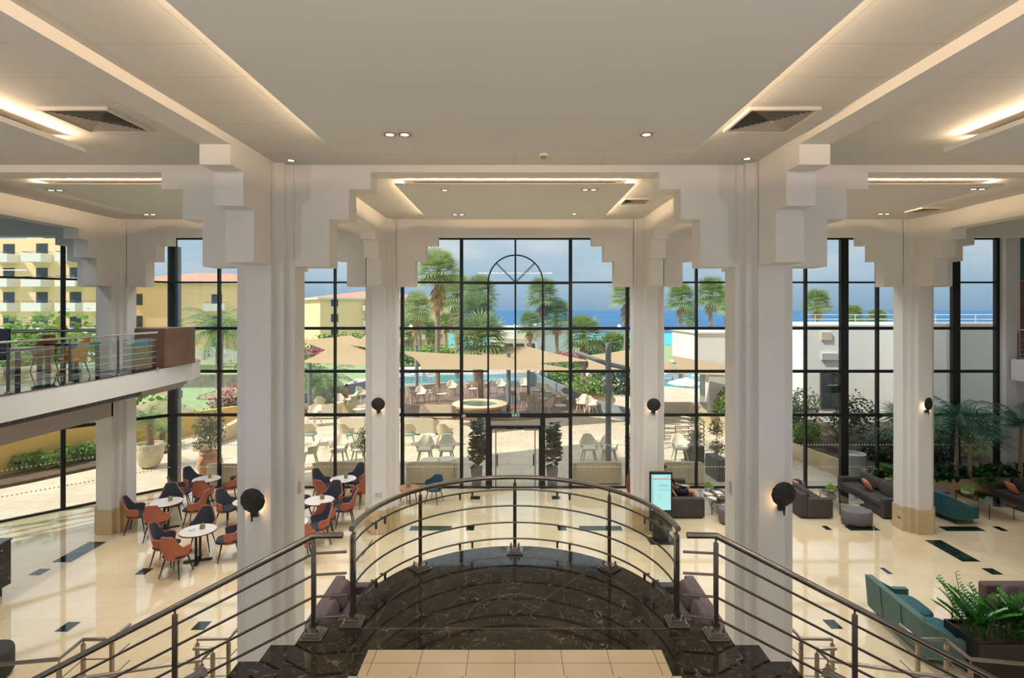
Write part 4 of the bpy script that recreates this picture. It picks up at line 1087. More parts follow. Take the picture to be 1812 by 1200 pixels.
# small fittings on the columns
for x, y, z, nx, lb in ((-3.28, 8.3, 3.42, 1, 'small white touch panel on the inner face of the left front column'), (3.28, 8.3, 3.42, -1, 'small white touch panel on the inner face of the right front column')):
    mb = MB(); mb.box(-.012, .012, -.05, .05, -.09, .09); o = mb.build('touch_panel', white_metal, label=lb, cat='wall switch', bevel=.003); o.location = (x + nx*.035, y, z)
mb = MB(); mb.box(-.09, .09, -.006, .006, -.06, .06); o = mb.build('notice_plate', mat('plate_blue', '#cfd3da', .4, color2='#8c97b4', scale=25), label='small pale notice plate low on the slim column left of the entrance', cat='sign'); o.location = (-3.69, 14.82, 1.08)
for x, y, lb in ((10.683, 15.2, 'right'), (-10.683, 15.2, 'left')):
    mb = MB(); mb.box(-.004, .004, -.075, .075, -.045, .045); mb.k = 1
    for q in (-1, 1): mb.box(-.006, .006, q*.035-.022, q*.035+.022, -.022, .022)
    o = mb.build('floor_socket', [mat('socket_plate', '#b8a98a', .5), kb], label='double power socket in the stone foot of the far %s column' % lb, cat='socket'); o.location = (x - math.copysign(.006, x), y, .33)
# ================================================================ outdoors
paving = marble_mat('terrace_paving', '#d8cbb4', '#ccbca1', '#b8a688', .6, .7, joint=(.6, .6, .006, .5), jcol='#b3a184', vein_amt=.1)
deck_m = marble_mat('deck_paving', '#8f6a55', '#7d5b49', '#6c4d3d', .6, .35, joint=(1.2, .3, .006, .5), jcol='#5d4336', vein_amt=.1)
grassm = mat('grass', '#9db080', .9, color2='#839b64', scale=2.5, bump=.3); soil = mat('soil', '#6c5844', .95, color2='#4a3c2e', scale=9, bump=.4)
sandm = mat('sand', '#cdb896', .95, color2='#b9a17c', scale=.6)
ochre = mat('ochre_render', '#e0b868', .85, vary=.02, scale=.6); yellow = mat('yellow_render', '#ffdfae', .85, vary=.02, scale=.4)
trunkm = mat('palm_trunk', '#ad9a85', .9, color2='#8a7765', scale=14, bump=.5)
fan_g = mat('fan_frond', '#b7c48c', .6, sub=.35, color2='#8fa268', scale=1.4); fan_d = mat('dry_frond', '#d3bb90', .8, sub=.3, color2='#b8976c', scale=1.4)
fan_dk = mat('fan_frond_dark', '#a2b578', .6, sub=.35, color2='#758d55', scale=1.4)
date_g = mat('date_frond', '#9db481', .6, sub=.35, color2='#748f5c', scale=1.4)
bushm = mat('bush_leaf', '#97b45c', .7, sub=.35, color2='#54802c', scale=1.5); bushd = mat('shrub_leaf_dark', '#3f6030', .7, sub=.25, color2='#28451f', scale=2)
olive = mat('olive_leaf', '#7d8561', .7, sub=.25, color2='#5b6446', scale=6); pinkf = mat('pink_blossom', '#cf7f92', .7, sub=.3, color2='#b45c78', scale=4)
offwh = mat('ivory_plastic', '#dccfb8', .6, vary=.03); offsh = mat('ivory_cushion', '#e6dcc8', .85); aqua = mat('aqua_cushion', '#a9c4bd', .85)
sailm = mat('sail_canvas', '#c8ad86', .85, sub=.25, vary=.02); mastm = mat('mast_grey', '#8f969b', .5, .3)
seam_ = bpy.data.materials.new('sea_water')
def water(name, c, rough, sc, st):
    m = bpy.data.materials.new(name); m.use_nodes = True; N = m.node_tree.nodes; L = m.node_tree.links; b = N['Principled BSDF']
    tc = N.new('ShaderNodeTexCoord'); nz = N.new('ShaderNodeTexNoise'); nz.inputs['Scale'].default_value = sc; nz.inputs['Detail'].default_value = 5
    L.new(tc.outputs['Object'], nz.inputs['Vector']); bp = N.new('ShaderNodeBump'); bp.inputs['Strength'].default_value = st
    L.new(nz.outputs['Fac'], bp.inputs['Height']); L.new(bp.outputs['Normal'], b.inputs['Normal'])
    cr = N.new('ShaderNodeValToRGB'); cr.color_ramp.elements[0].color = lin(c[0]); cr.color_ramp.elements[1].color = lin(c[1])
    cr.color_ramp.elements[0].position = .4; cr.color_ramp.elements[1].position = .6
    n2 = N.new('ShaderNodeTexNoise'); n2.inputs['Scale'].default_value = sc*.02; L.new(tc.outputs['Object'], n2.inputs['Vector']); L.new(n2.outputs['Fac'], cr.inputs['Fac'])
    L.new(cr.outputs['Color'], b.inputs['Base Color']); b.inputs['Roughness'].default_value = rough; b.inputs['Specular IOR Level'].default_value = .12 if sc < 1 else .4
    return m
sea_m = water('sea_blue', ('#28608e', '#326f9b'), .6, .3, .3); shallow_m = water('shallow_turquoise', ('#35a6b4', '#52bcc4'), .5, .3, .2)
pool_m = water('pool_turquoise', ('#43b7c9', '#6fd0dc'), .1, 3, .15)

mb = MB(); mb.prism([(-11.8, 18.8), (-20.1, 10.4), (-22, 12), (-16.2, 24.5), (-14.2, 34), (-9.5, 42), (6, 45), (14, 43), (24, 30), (24, 18.8)], -.25, -.012); struct(mb, 'terrace_floor', paving)
mb = MB(); mb.prism([(-1.5 + 8.4*cos(2*pi*k/48), 38.3 + 8.2*sin(2*pi*k/48)) for k in range(48)], -.011, .03); struct(mb, 'deck_floor', deck_m)
mb = MB(); mb.box(-220, 220, 10, 112, -1.6, -1.3); struct(mb, 'garden_ground', grassm)
mb = MB(); mb.prism([(-16, 40), (-13, 62), (2, 66), (26, 62), (34, 40), (24, 30)], -.9, -.45); struct(mb, 'poolside_floor', mat('pool_paving', '#ddd2c4', .8, vary=.03, scale=.5))
mb = MB(); mb.box(-300, 300, 100, 128, -3.2, -2.6); struct(mb, 'sand_beach', sandm)
mb = MB(); mb.prism([(-400, 126), (-40, 126), (4, 118), (8, 100), (400, 100), (400, 230), (-400, 260)], -3.1, -2.59); struct(mb, 'shallow_sea', shallow_m)
mb = MB(); mb.box(-5000, 5000, 200, 5900, -3.1, -2.55); struct(mb, 'sea', sea_m)
def pool(pts, z, lb):
    mb = MB(); mb.prism(pts, z-.1, z); o = mb.build('swimming_pool', pool_m, label=lb, cat='swimming pool', group='turquoise swimming pools')
    return o
pool([(-11.5, 47.8), (-6, 49.5), (-3.5, 49), (-1, 47.3), (1.4, 48), (1.9, 52), (-1.2, 55), (-7, 54.5), (-12, 52)], -.40, 'turquoise swimming pool behind the round deck')
pool([(11.5, 44), (22, 44), (24, 56), (12, 58)], -.40, 'turquoise swimming pool seen right of the entrance')

def leafcloud(mb, c, r, n, s, up=.3, flat=0):
    for i in range(n):
        while True:
            p = Vector((random.gauss(0, 1), random.gauss(0, 1), random.gauss(0, 1)))
            if p.length > .1: break
        p.normalize(); q = .62 + .38*random.random() if random.random() < .75 else random.random()*.7
        k = 1 + .18*sin(p.x*5 + c[0]) * cos(p.z*6 + p.y*4)
        P = Vector((c[0] + p.x*r[0]*q*k, c[1] + p.y*r[1]*q*k, c[2] + p.z*r[2]*q*k))
        a = (p + Vector((random.uniform(-1, 1), random.uniform(-1, 1), random.uniform(-1, 1)+up))).normalized()
        b = a.cross(Vector((random.uniform(-1, 1), random.uniform(-1, 1), .3))).normalized(); cc = a.cross(b)
        ss = s*random.uniform(.6, 1.3)
        mb.add([P - b*ss*.5, P + cc*ss*.9*.5, P + b*ss*.5 + a*ss*.1, P - cc*ss*.45], [(0, 1, 2, 3)])
def frond_fan(mb, base, d, r, nb=15, blade=.62, droop=.35, w=.03, spread=190):
    d = Vector(d).normalized(); up = Vector((0, 0, 1))
    side = d.cross(up)
    side = side.normalized() if side.length > .05 else Vector((1, 0, 0))
    pet = Vector(base) + d*r*.45
    mb.tube([base, tuple((Vector(base)+pet)/2 + Vector((0, 0, r*.02))), tuple(pet)], [r*.012, r*.01, r*.008], 3)
    nrm = side.cross(d)
    for k in range(nb):
        a = R(-spread/2 + spread*k/(nb-1)); dv = (d*cos(a) + side*sin(a))
        L_ = r*blade*(1 - .25*abs(k/(nb-1)*2-1)**2)*random.uniform(.9, 1.05)
        m_ = pet + dv*L_*.6 + Vector((0, 0, -droop*.05*L_)); t_ = pet + dv*L_ + Vector((0, 0, -droop*L_*.42))
        wv = nrm.cross(dv)*r*w
        mb.add([pet, m_ - wv, m_ + wv, t_], [(0, 1, 2), (1, 3, 2)])
def frond_pin(mb, base, az, el, L_, n=22, ll=.28, curve=1.1, w=.02, vd=.5):
    """arching feather frond"""
    pts = []; p = Vector(base); a = el
    for i in range(n+1):
        pts.append(p.copy()); st = L_/n
        p = p + Vector((cos(az)*cos(a), sin(az)*cos(a), sin(a)))*st; a -= curve/n*(.5 + i/n)
    mb.tube(pts[::3] + [pts[-1]] if n % 3 else pts[::3], L_*.006, 3)
    side = Vector((-sin(az), cos(az), 0))
    for i in range(2, n):
        q = i/n; l_ = L_*ll*(sin(pi*min(1, q*.9+.1))**.6)
        dr = (pts[min(i+1, n)] - pts[i-1]).normalized(); wv = dr*L_*w
        for s in (-1, 1):
            t_ = pts[i] + side*s*l_*.85 + dr*l_*.45 + Vector((0, 0, -vd*l_*random.uniform(.6, 1.3)))
            mb.add([pts[i]-wv, pts[i]+wv, t_], [(0, 1, 2)])
def fan_palm(H, r, seed, dry=.5, gm=None, tr=.2, n=46):
    random.seed(seed)
    t = empty('fan_palm', (0, 0, 0), 0, 'x', 'palm tree')
    mb = MB(); bend = random.uniform(-.25, .25)
    mb.tube([(bend*sin(pi*k/8)*.8, 0, H*k/8) for k in range(9)], [tr*1.35] + [tr*(1.05 - .02*k) for k in range(8)], 10); mb.build('trunk', trunkm, t, smooth=True)
    mb = MB()
    for i in range(n):
        el = R(-35 + 115*((i+.5)/n)); az = i*2.399 + random.random()*.3
        frond_fan(mb, (0, 0, H), (cos(az)*cos(el), sin(az)*cos(el), sin(el)), r*random.uniform(.85, 1.05), droop=.3+.35*(1-i/n))
    mb.build('crown', gm or fan_g, t)
    if dry:
        mb = MB()
        for i in range(int(n*dry)):
            el = R(random.uniform(-80, -50)); az = i*2.399
            frond_fan(mb, (0, 0, H - r*.15*random.random() - (i/(n*dry))*r*dry*.9), (cos(az)*cos(el), sin(az)*cos(el), sin(el)), r*random.uniform(.45, .65), nb=7, droop=.5, spread=70)
        mb.build('dry_skirt', fan_d, t)
    return Proto(t)
FP = [fan_palm(10, 2.3, 3, .9), fan_palm(8, 2.1, 5, .4, fan_dk), fan_palm(6, 2.2, 9, .2, fan_dk)]
def palm(x, ycr, Y, k, s, lb, zb=-1.2):
    """crown centre at bearing x, height from the photo, distance Y"""
    X = (x-CX)/F*Y; zc = CH + (CY-ycr)/F*Y; H0 = (10, 8, 6)[k]
    o = FP[k].place((X, Y, zb), random.uniform(0, 6), lb, 'palm tree', 'fan palms of the hotel garden'); o.scale = (s, s, (zc-zb)/H0)
    # keep the crown round: a stretched copy would deform it
    f = (zc-zb)/H0
    for ch in o.children:
        if ch.name.startswith('trunk'): continue
        ch.scale = (1, 1, s/f); ch.location = (0, 0, H0 - H0*s/f)
    return o
palm(775, 482, 42, 0, 1.0, 'tall fan palm left of the fan light, its crown against the sky')
palm(738, 545, 60, 0, 1.0, 'fan palm with hanging dry fronds at the left edge of the central window')
palm(808, 522, 52, 0, 1.1, 'fan palm with long dry skirt just right of the tallest one')
palm(850, 520, 48, 1, .95, 'dark crowned fan palm left of the fan light bars')
palm(842, 560, 46, 1, 1.15, 'stout fan palm under the dark crowned one')
palm(850, 605, 36, 2, 1.1, 'near low fan palm whose fronds hang in front of the white building')
palm(960, 525, 50, 1, 1.0, 'fan palm in front of the right half of the fan light')
palm(985, 560, 50, 1, .9, 'second fan palm crown overlapping the one below the fan light')
palm(938, 575, 60, 1, .9, 'fan palm trunk beside the white building')
palm(1032, 596, 40, 2, .9, 'low pale fan palm behind the grey mast')
palm(1085, 610, 62, 2, .9, 'small hazy fan palm beyond the right mast')
palm(1108, 522, 46, 0, .8, 'fan palm cut by the slim column right of the entrance')
palm(1205, 530, 48, 1, .85, 'fan palm with bare tall trunk in the window right of the slim column')
palm(1220, 562, 56, 1, .6, 'small fan palm beside the bare tall trunk')
palm(1258, 522, 50, 1, .95, 'leftmost fan palm above the white roof box')
palm(1292, 536, 54, 0, .9, 'fan palm above the right end of the white roof box')
palm(1446, 538, 48, 1, .75, 'fan palm in the window right of the big right column')
palm(1552, 566, 90, 2, 1.0, 'small distant fan palm on the horizon of the right window')
palm(1508, 560, 90, 2, 1.1, 'distant fan palm above the white wall parapet')
for k, (x, y) in enumerate(((728, 575), (744, 568), (758, 580), (790, 572), (812, 580), (826, 590), (720, 590), (768, 590))):
    palm(x, y, 88 + 4*(k % 3), k % 2, .95, 'distant fan palm near the beach, ' + ('far left one', 'left of the tall trunk', 'thin one beside the tall trunk', 'right of the tall trunk', 'between trunk and mullion', 'touching the mullion', 'lowest at the window edge', 'behind the tall trunk')[k], -2.6)
# date palms
def date_palm(H, r, seed, tr=.25, n=34, m=None):
    random.seed(seed); t = empty('date_palm', (0, 0, 0), 0, 'x', 'palm tree')
    mb = MB(); mb.tube([(0, 0, H*k/6) for k in range(7)], [tr*1.3] + [tr]*5 + [tr*1.15], 10); mb.build('trunk', trunkm, t, smooth=True)
    mb = MB()
    for i in range(n): frond_pin(mb, (0, 0, H), i*2.399, R(-5 + 80*((i+.5)/n)), r*random.uniform(.9, 1.1), curve=1.9, w=.012, n=21)
    mb.build('crown', m or date_g, t)
    return Proto(t)
DP = date_palm(6, 3.2, 4)
DP.place((-21.6, 40, -1.5), 0, 'large date palm on the lawn seen under the left arch', 'palm tree', 'date palms')
DP.place((-21.0, 47, -2.5), 1.2, 'second date palm half hidden behind the big left column', 'palm tree', 'date palms')
DP.place((-12.6, 35.5, -3.6), 1.2, 'low date palm beside the sloping glass balustrade', 'palm tree', 'date palms', .8)
# hedges and shrubs
def shrub(name, X, Y, z, r, n, s, m, lb, cat='shrub', group=None, stem=None):
    random.seed(int(abs(X*10 + Y*3)) + 1)
    t = empty(name, (X, Y, z), 0, lb, cat, group)
    mb = MB(); leafcloud(mb, (0, 0, r[2]), r, n, s); mb.build('foliage', m, t)
    if stem is not None:
        mb = MB(); mb.tube([(0, 0, -stem), (.02, 0, r[2]*.6), (0, .02, r[2]*1.2)], [.035, .025, .012], 6)
        mb.tube([(0, 0, r[2]*.3), (r[0]*.5, 0, r[2])], [.018, .008], 5); mb.tube([(0, 0, r[2]*.4), (-r[0]*.5, .1, r[2]*1.1)], [.018, .008], 5); mb.build('stem', trunkm, t, smooth=True)
    return t
shrub('hedge', -11.5, 72, -1.3, (7.5, 1.2, 1.35), 2600, .35, bushm, 'long green hedge in front of the beach palms', 'hedge')
shrub('hedge', 4.0, 46.5, -.5, (2.1, 1.4, 1.1), 1500, .22, bushm, 'bright green hedge behind the right side of the deck', 'hedge')
shrub('hedge', 5.6, 40.0, -.6, (1.7, 2.2, 1.0), 1400, .2, bushm, 'bright green hedge falling toward the grey mast', 'hedge')
shrub('hedge', 8.3, 40.0, -.6, (1.8, 1.8, 1.25), 1200, .22, bushd, 'darker shrub behind the grey mast', 'hedge')
shrub('hedge', 6.3, 62, -.8, (5.0, 1.5, .8), 1500, .3, bushm, 'green hedge in front of the central white building', 'hedge')
shrub('flowering_bush', 5.9, 60, .2, (2.2, 1.0, .75), 700, .22, pinkf, 'pink flowering bush beside the twin palm trunks', 'bush')
shrub('tree_bush', 8.6, 55, -.6, (2.0, 1.8, 1.9), 1400, .32, bushd, 'round bushy tree behind the low pale palm', 'bush')
shrub('tree_bush', 11.8, 62, -.6, (3.4, 2.2, 2.0), 1500, .35, bushm, 'hazy bush beyond the right mast', 'bush')
shrub('flowering_bush', -26.5, 78, -1.3, (5.5, 1.5, 1.1), 1500, .32, pinkf, 'pink oleander hedge below the yellow hotel block', 'bush')
shrub('hedge', -26.5, 84, -1.3, (6.5, 1.5, 2.0), 1800, .4, bushm, 'green hedge at the foot of the far yellow hotel block', 'hedge')
shrub('flowering_bush', -17.6, 34, -1.3, (1.3, 1.2, 1.5), 900, .16, pinkf, 'pink flowering bush beside the end of the mezzanine', 'bush')
shrub('garden_bush', -16.4, 31.5, -1.3, (1.4, 1.0, 1.3), 900, .16, bushd, 'dark garden bush under the date palm', 'bush')
shrub('garden_bush', -22.0, 52, -1.3, (4.5, 1.5, 2.0), 1500, .3, bushm, 'yellow green bushes at the end of the lawn', 'bush')
shrub('creeper_hedge', -30.0, 34, -1.3, (8.5, 2.0, 3.6), 4200, .4, bushm, 'sunlit climbing hedge below the near yellow hotel block', 'hedge')
shrub('creeper_tree', -24.0, 27.5, 1.8, (1.6, 1.5, 1.9), 1200, .28, bushm, 'leafy tree top at the far left edge', 'bush', stem=3.1)
# left flower bed with shrubs along the ochre wall
mb = MB(); mb.prism([(-22, 15.0), (-20.2, 15.0), (-17.1, 19.3), (-14.6, 23.6), (-15.4, 24.4), (-18.2, 20.2)], -.01, .10); struct(mb, 'planting_bed_ground', soil)
for k, (x, y) in enumerate(((28, 838), (55, 830), (78, 832), (105, 826), (135, 818), (158, 816))):
    X, Y = G(x, y); X += .25; Y -= .1
    shrub('flower_bed_shrub', X, Y, .08, (.40, .36, .34 + .05*(k % 2)), 420, .12, bushm, 'low sunlit shrub by the ochre wall, ' + ('first', 'second', 'third', 'fourth', 'fifth', 'sixth')[k] + ' from the left edge', 'shrub', 'shrubs along the ochre wall')
mb = MB(); mb.prism([(-23.5, 14), (-19.3, 19.6), (-17.6, 22.6), (-17.3, 22.4), (-18.9, 19.3), (-23.2, 13.7)], -.3, 1.66); struct(mb, 'garden_wall', ochre)
for (x0, y0, z0), (x1, y1, z1), m in (((-17.5, 22.5, 1.3), (-14.9, 29.5, .9), ochre),):
    mb = MB(); mb.add([(x0, y0, -.3), (x1, y1, -.3), (x1, y1, z1), (x0, y0, z0), (x0-.3, y0, -.3), (x1-.3, y1, -.3), (x1-.3, y1, z1), (x0-.3, y0, z0)], [(0, 1, 2, 3), (7, 6, 5, 4), (3, 2, 6, 7), (0, 3, 7, 4), (1, 5, 6, 2)]); struct(mb, 'garden_wall', m)
mb = MB(); mb.add([(-13.6, 23.6, 0), (-13.0, 28.6, 0), (-13.0, 28.6, 1.1), (-13.6, 23.6, .35), (-13.9, 23.6, 0), (-13.3, 28.6, 0), (-13.3, 28.6, 1.1), (-13.9, 23.6, .35)], [(0, 1, 2, 3), (7, 6, 5, 4), (3, 2, 6, 7), (0, 3, 7, 4), (1, 5, 6, 2)]); struct(mb, 'ramp_wall', limestone)
# big pots near the glass on the left
t = empty('potted_palm', (-14.15, 21.2, 0), 0, 'young palm in a big whitewashed round pot outside the left glass corner', 'potted plant')
mb = MB(); mb.lathe([(.20, 0), (.34, .08), (.44, .35), (.49, .70), (.50, .92), (.44, .92), (.42, .80), (.0001, .80)], n=32); mb.build('round_pot', mat('whitewashed_pot', '#e3d9c2', .8, color2='#c9bd9f', scale=6, bump=.2), t, smooth=True, angle=50)
mb = MB(); mb.tube([(0, 0, .8), (.03, 0, 1.2), (.0, 0, 1.75)], [.15, .11, .15], 10); mb.build('trunk', trunkm, t, smooth=True)
mb = MB(); random.seed(2)
for i in range(20): frond_pin(mb, (0, 0, 1.72), i*2.399, R(15 + 60*((i+.5)/20)), random.uniform(1.0, 1.5), curve=1.5, w=.014, n=18)
mb.build('fronds', date_g, t)
t = empty('potted_olive', (-11.2, 20.1, 0), 0, 'bushy olive tree in a ribbed terracotta jar outside the left windows', 'potted plant')
mb = MB(); mb.lathe([(.22, 0), (.33, .08), (.42, .35), (.43, .5), (.36, .72), (.33, .80), (.37, .83), (.36, .90), (.30, .90), (.29, .78), (.0001, .78)], n=32); mb.build('terracotta_jar', mat('terracotta', '#c48a68', .85, color2='#d8b291', scale=3, bump=.15), t, smooth=True, angle=50)
mb = MB(); mb.tube([(0, 0, .75), (.03, 0, 1.3), (-.02, 0, 1.9)], [.03, .025, .012], 6); mb.tube([(.02, 0, 1.2), (.3, 0, 1.8)], [.018, .008], 5); mb.tube([(.02, 0, 1.1), (-.3, .1, 1.7)], [.018, .008], 5); mb.build('stem', trunkm, t)
mb = MB(); random.seed(12); leafcloud(mb, (0, 0, 1.75), (.58, .55, .72), 1500, .075); leafcloud(mb, (-.45, 0, 1.15), (.2, .2, .2), 150, .07); mb.build('foliage', olive, t)
def cycad(X, Y, z, r, lb, n=26, m=None):
    random.seed(int(X*7+Y)); t = empty('cycad', (X, Y, z), 0, lb, 'cycad', 'cycads')
    mb = MB(); mb.lathe([(.12, 0), (.16, .15), (.10, .35), (.0001, .4)], n=12); mb.build('stump', trunkm, t, smooth=True)
    mb = MB()
    for i in range(n): frond_pin(mb, (0, 0, .3), i*2.399, R(10 + 60*((i+.5)/n)), r*random.uniform(.85, 1.1), curve=1.2, w=.016, ll=.2, n=18, vd=.2)
    mb.build('fronds', m or leafd, t)
cycad(-15.6, 24.2, .3, 1.2, 'cycad behind the potted palm by the ochre wall', m=date_g)
cycad(-14.6, 30.5, -.01, .9, 'small cycad on the sloping wall seen between the left posts', m=date_g)
cycad(12.9, 21.6, .5, 1.3, 'dark cycad in the raised bed outside the right windows')
cycad(-15.0, 33.0, -1.0, .9, 'yellow green cycad near the pink blossoms', m=bushm)

# indoor planter wall with palms at the far right
mb = MB(); mb.box(12.2, 18.8, 17.85, 18.05, 0, .56); struct(mb, 'planter_wall', limestone)
mb = MB(); mb.box(12.2, 18.8, 18.05, 18.38, 0, .44); struct(mb, 'planter_ground', soil)
palm_dk = mat('indoor_palm_leaf', '#54856a', .4, sub=.25, color2='#2c5644', scale=2)
def areca(X, Y, z, H, r, lb, n=14, seed=1, fan=False):
    random.seed(seed); t = empty('indoor_palm', (X, Y, z), 0, lb, 'palm plant', 'indoor palms')
    mb = MB(); mb.tube([(0, 0, 0), (.03, 0, H)], [.07, .045], 8); mb.build('trunk', trunkm, t, smooth=True)
    mb = MB()
    for i in range(n):
        az = i*2.399; el = R(0 + 75*((i+.5)/n))
        if fan: frond_fan(mb, (0, 0, H), (cos(az)*cos(el), sin(az)*cos(el)*.55, sin(el)), r, nb=22, blade=.95, droop=.6, w=.016, spread=190)
        else: frond_pin(mb, (0, 0, H), az, el, r*random.uniform(.9, 1.1), curve=1.8, w=.012, ll=.24, n=24, vd=.5)
    mb.build('fronds', palm_dk, t)
areca(13.2, 18.2, .44, 1.5, 1.15, 'fan leaved indoor palm beside the far right column', fan=True, seed=4, n=12)
areca(14.6, 18.1, .44, 2.1, 1.3, 'feathery indoor palm rising in front of the dark window post', seed=6, n=16)
areca(15.0, 18.05, .44, 1.25, 1.2, 'broad fan leaved palm drooping over the stone planter', fan=True, seed=7, n=12)
areca(16.4, 17.75, .44, 1.9, 1.3, 'feathery indoor palm at the right end of the stone planter', seed=8, n=18)
areca(17.6, 16.9, .0, 1.1, 1.1, 'fan leaved palm at the far right edge behind the dark sofa', fan=True, seed=11, n=10)
def broadleaf(name, X, Y, z, n, l_, m, lb, cat='plant', group=None, spread=.5, seed=1):
    random.seed(seed); t = empty(name, (X, Y, z), 0, lb, cat, group)
    mb = MB()
    for i in range(n):
        az = random.uniform(0, 2*pi); el = R(random.uniform(15, 75)); bx_, by_ = random.uniform(-spread, spread), random.uniform(-.12, .12)
        L2 = l_*random.uniform(.7, 1.2); d = Vector((cos(az)*cos(el), sin(az)*cos(el), sin(el))); s_ = Vector((-sin(az), cos(az), 0))
        p = Vector((bx_, by_, 0)); a = p + d*L2*.5; b = a + d*L2*.4; c = b + d*L2*.3 + Vector((0, 0, -.35*L2))
        w_ = L2*.2
        mb.add([a, b - s_*w_ + Vector((0, 0, .02)), b, b + s_*w_ + Vector((0, 0, .02)), c], [(0, 1, 2), (0, 2, 3), (1, 4, 2), (2, 4, 3)])
        if i % 3 == 0: mb.tube([p, a], .006, 3)
    mb.build('leaves', m, t)
for k, x in enumerate((12.7, 13.6, 14.5, 15.4, 16.3, 17.3)):
    broadleaf('broadleaf_plant', x, 18.15, .44, 60, .55, leafg if k in (0, 3) else leafd, 'glossy broad leaved plant in the stone planter, ' + ('next to the column', 'second from the column', 'third from the column', 'fourth from the column', 'fifth from the column', 'at the far end')[k], 'plant', 'broad leaved plants in the stone planter', seed=k)
# overhanging long leaves at the right edge
t = empty('hanging_leaves', (15.5, 14.2, 0), 0, 'tall plant whose drying orange green strap leaves enter from the right edge', 'plant')
mb = MB(); mb.tube([(.2, 0, 0), (.15, 0, 3.1)], [.05, .03], 8); mb.build('stem', trunkm, t, smooth=True)
for k, (m, lst) in enumerate(((mat('strap_leaf_green', '#6f8f3a', .6, sub=.3), ((170, 25), (200, 0), (185, -20), (150, 10))), (mat('strap_leaf_dry', '#c98a54', .7, sub=.3), ((180, 10), (205, -10), (165, 45), (220, 20), (190, -35))))):
    mb = MB()
    for i, (az, el) in enumerate(lst):
        az = R(az); el = R(el); p = Vector((.15, 0, 3.05 + .06*i)); pts = []
        for j in range(9):
            pts.append(p.copy()); p = p + Vector((cos(az)*cos(el), sin(az)*cos(el), sin(el)))*.16; el -= R(9)
        s_ = Vector((0, 0, 1)).cross((pts[-1]-pts[0]).normalized()).normalized()
        for j in range(8):
            w0 = .05*sin(pi*min(1, (j+.6)/8.5)); w1 = .05*sin(pi*min(1, (j+1.6)/8.5)) if j < 7 else .002
            zc = Vector((0, 0, .35))
            mb.add([pts[j]-s_*w0, pts[j]+s_*w0, pts[j+1]+s_*w1, pts[j+1]-s_*w1], [(0, 1, 2, 3)]); mb.add([pts[j]-zc*w0, pts[j]+zc*w0, pts[j+1]+zc*w1, pts[j+1]-zc*w1], [(0, 1, 2, 3)])
    mb.build('leaves', m, t)
# near right planter box with glossy fronds
t = empty('planter_box', (7.6, 8.95, 0), 0, 'black rectangular planter with glossy green fronds by the right stair', 'planter')
mb = MB(); bw, bd, bh = 1.9, .75, .62
mb.box(0, bw, 0, .04, 0, bh); mb.box(0, bw, bd-.04, bd, 0, bh); mb.box(0, .04, .04, bd-.04, 0, bh); mb.box(bw-.04, bw, .04, bd-.04, 0, bh); mb.build('box_sides', mat('planter_black', (.018, .016, .015), .4), t, bevel=.004)
mb = MB(); mb.box(.04, bw-.04, .04, bd-.04, .02, bh-.06); mb.build('soil_fill', soil, t)
zz_m = mat('glossy_frond', '#4f9a38', .3, sub=.15, color2='#246420', scale=4)
random.seed(21)
for i in range(72):
    az = random.uniform(0, 2*pi); el = R(random.uniform(58, 86)); p = Vector((random.uniform(.12, bw-.75), random.uniform(.15, bd-.15), bh-.06)); mb = MB(); pts = []
    Ls = random.uniform(.55, .95); n_ = 15
    for j in range(n_+1):
        pts.append(p.copy()); p = p + Vector((cos(az)*cos(el), sin(az)*cos(el), sin(el)))*Ls/n_; el -= R(2.6)
    mb.tube(pts[::3], .008, 4)
    sd = Vector((-sin(az), cos(az), 0))
    for j in range(4, n_+1):
        for s in (-1, 1):
            l_ = .115*(1.15 - .5*j/n_); d = (sd*s*1.0 + (pts[j]-pts[j-1]).normalized()*.5 + Vector((0, 0, .15))).normalized(); w_ = d.cross(Vector((.3, .2, 1))).normalized()*l_*.36
            q = pts[j]; mb.add([q, q + d*l_*.5 + w_, q + d*l_*1.1, q + d*l_*.5 - w_], [(0, 1, 2, 3)])
    mb.build('frond', zz_m, t)

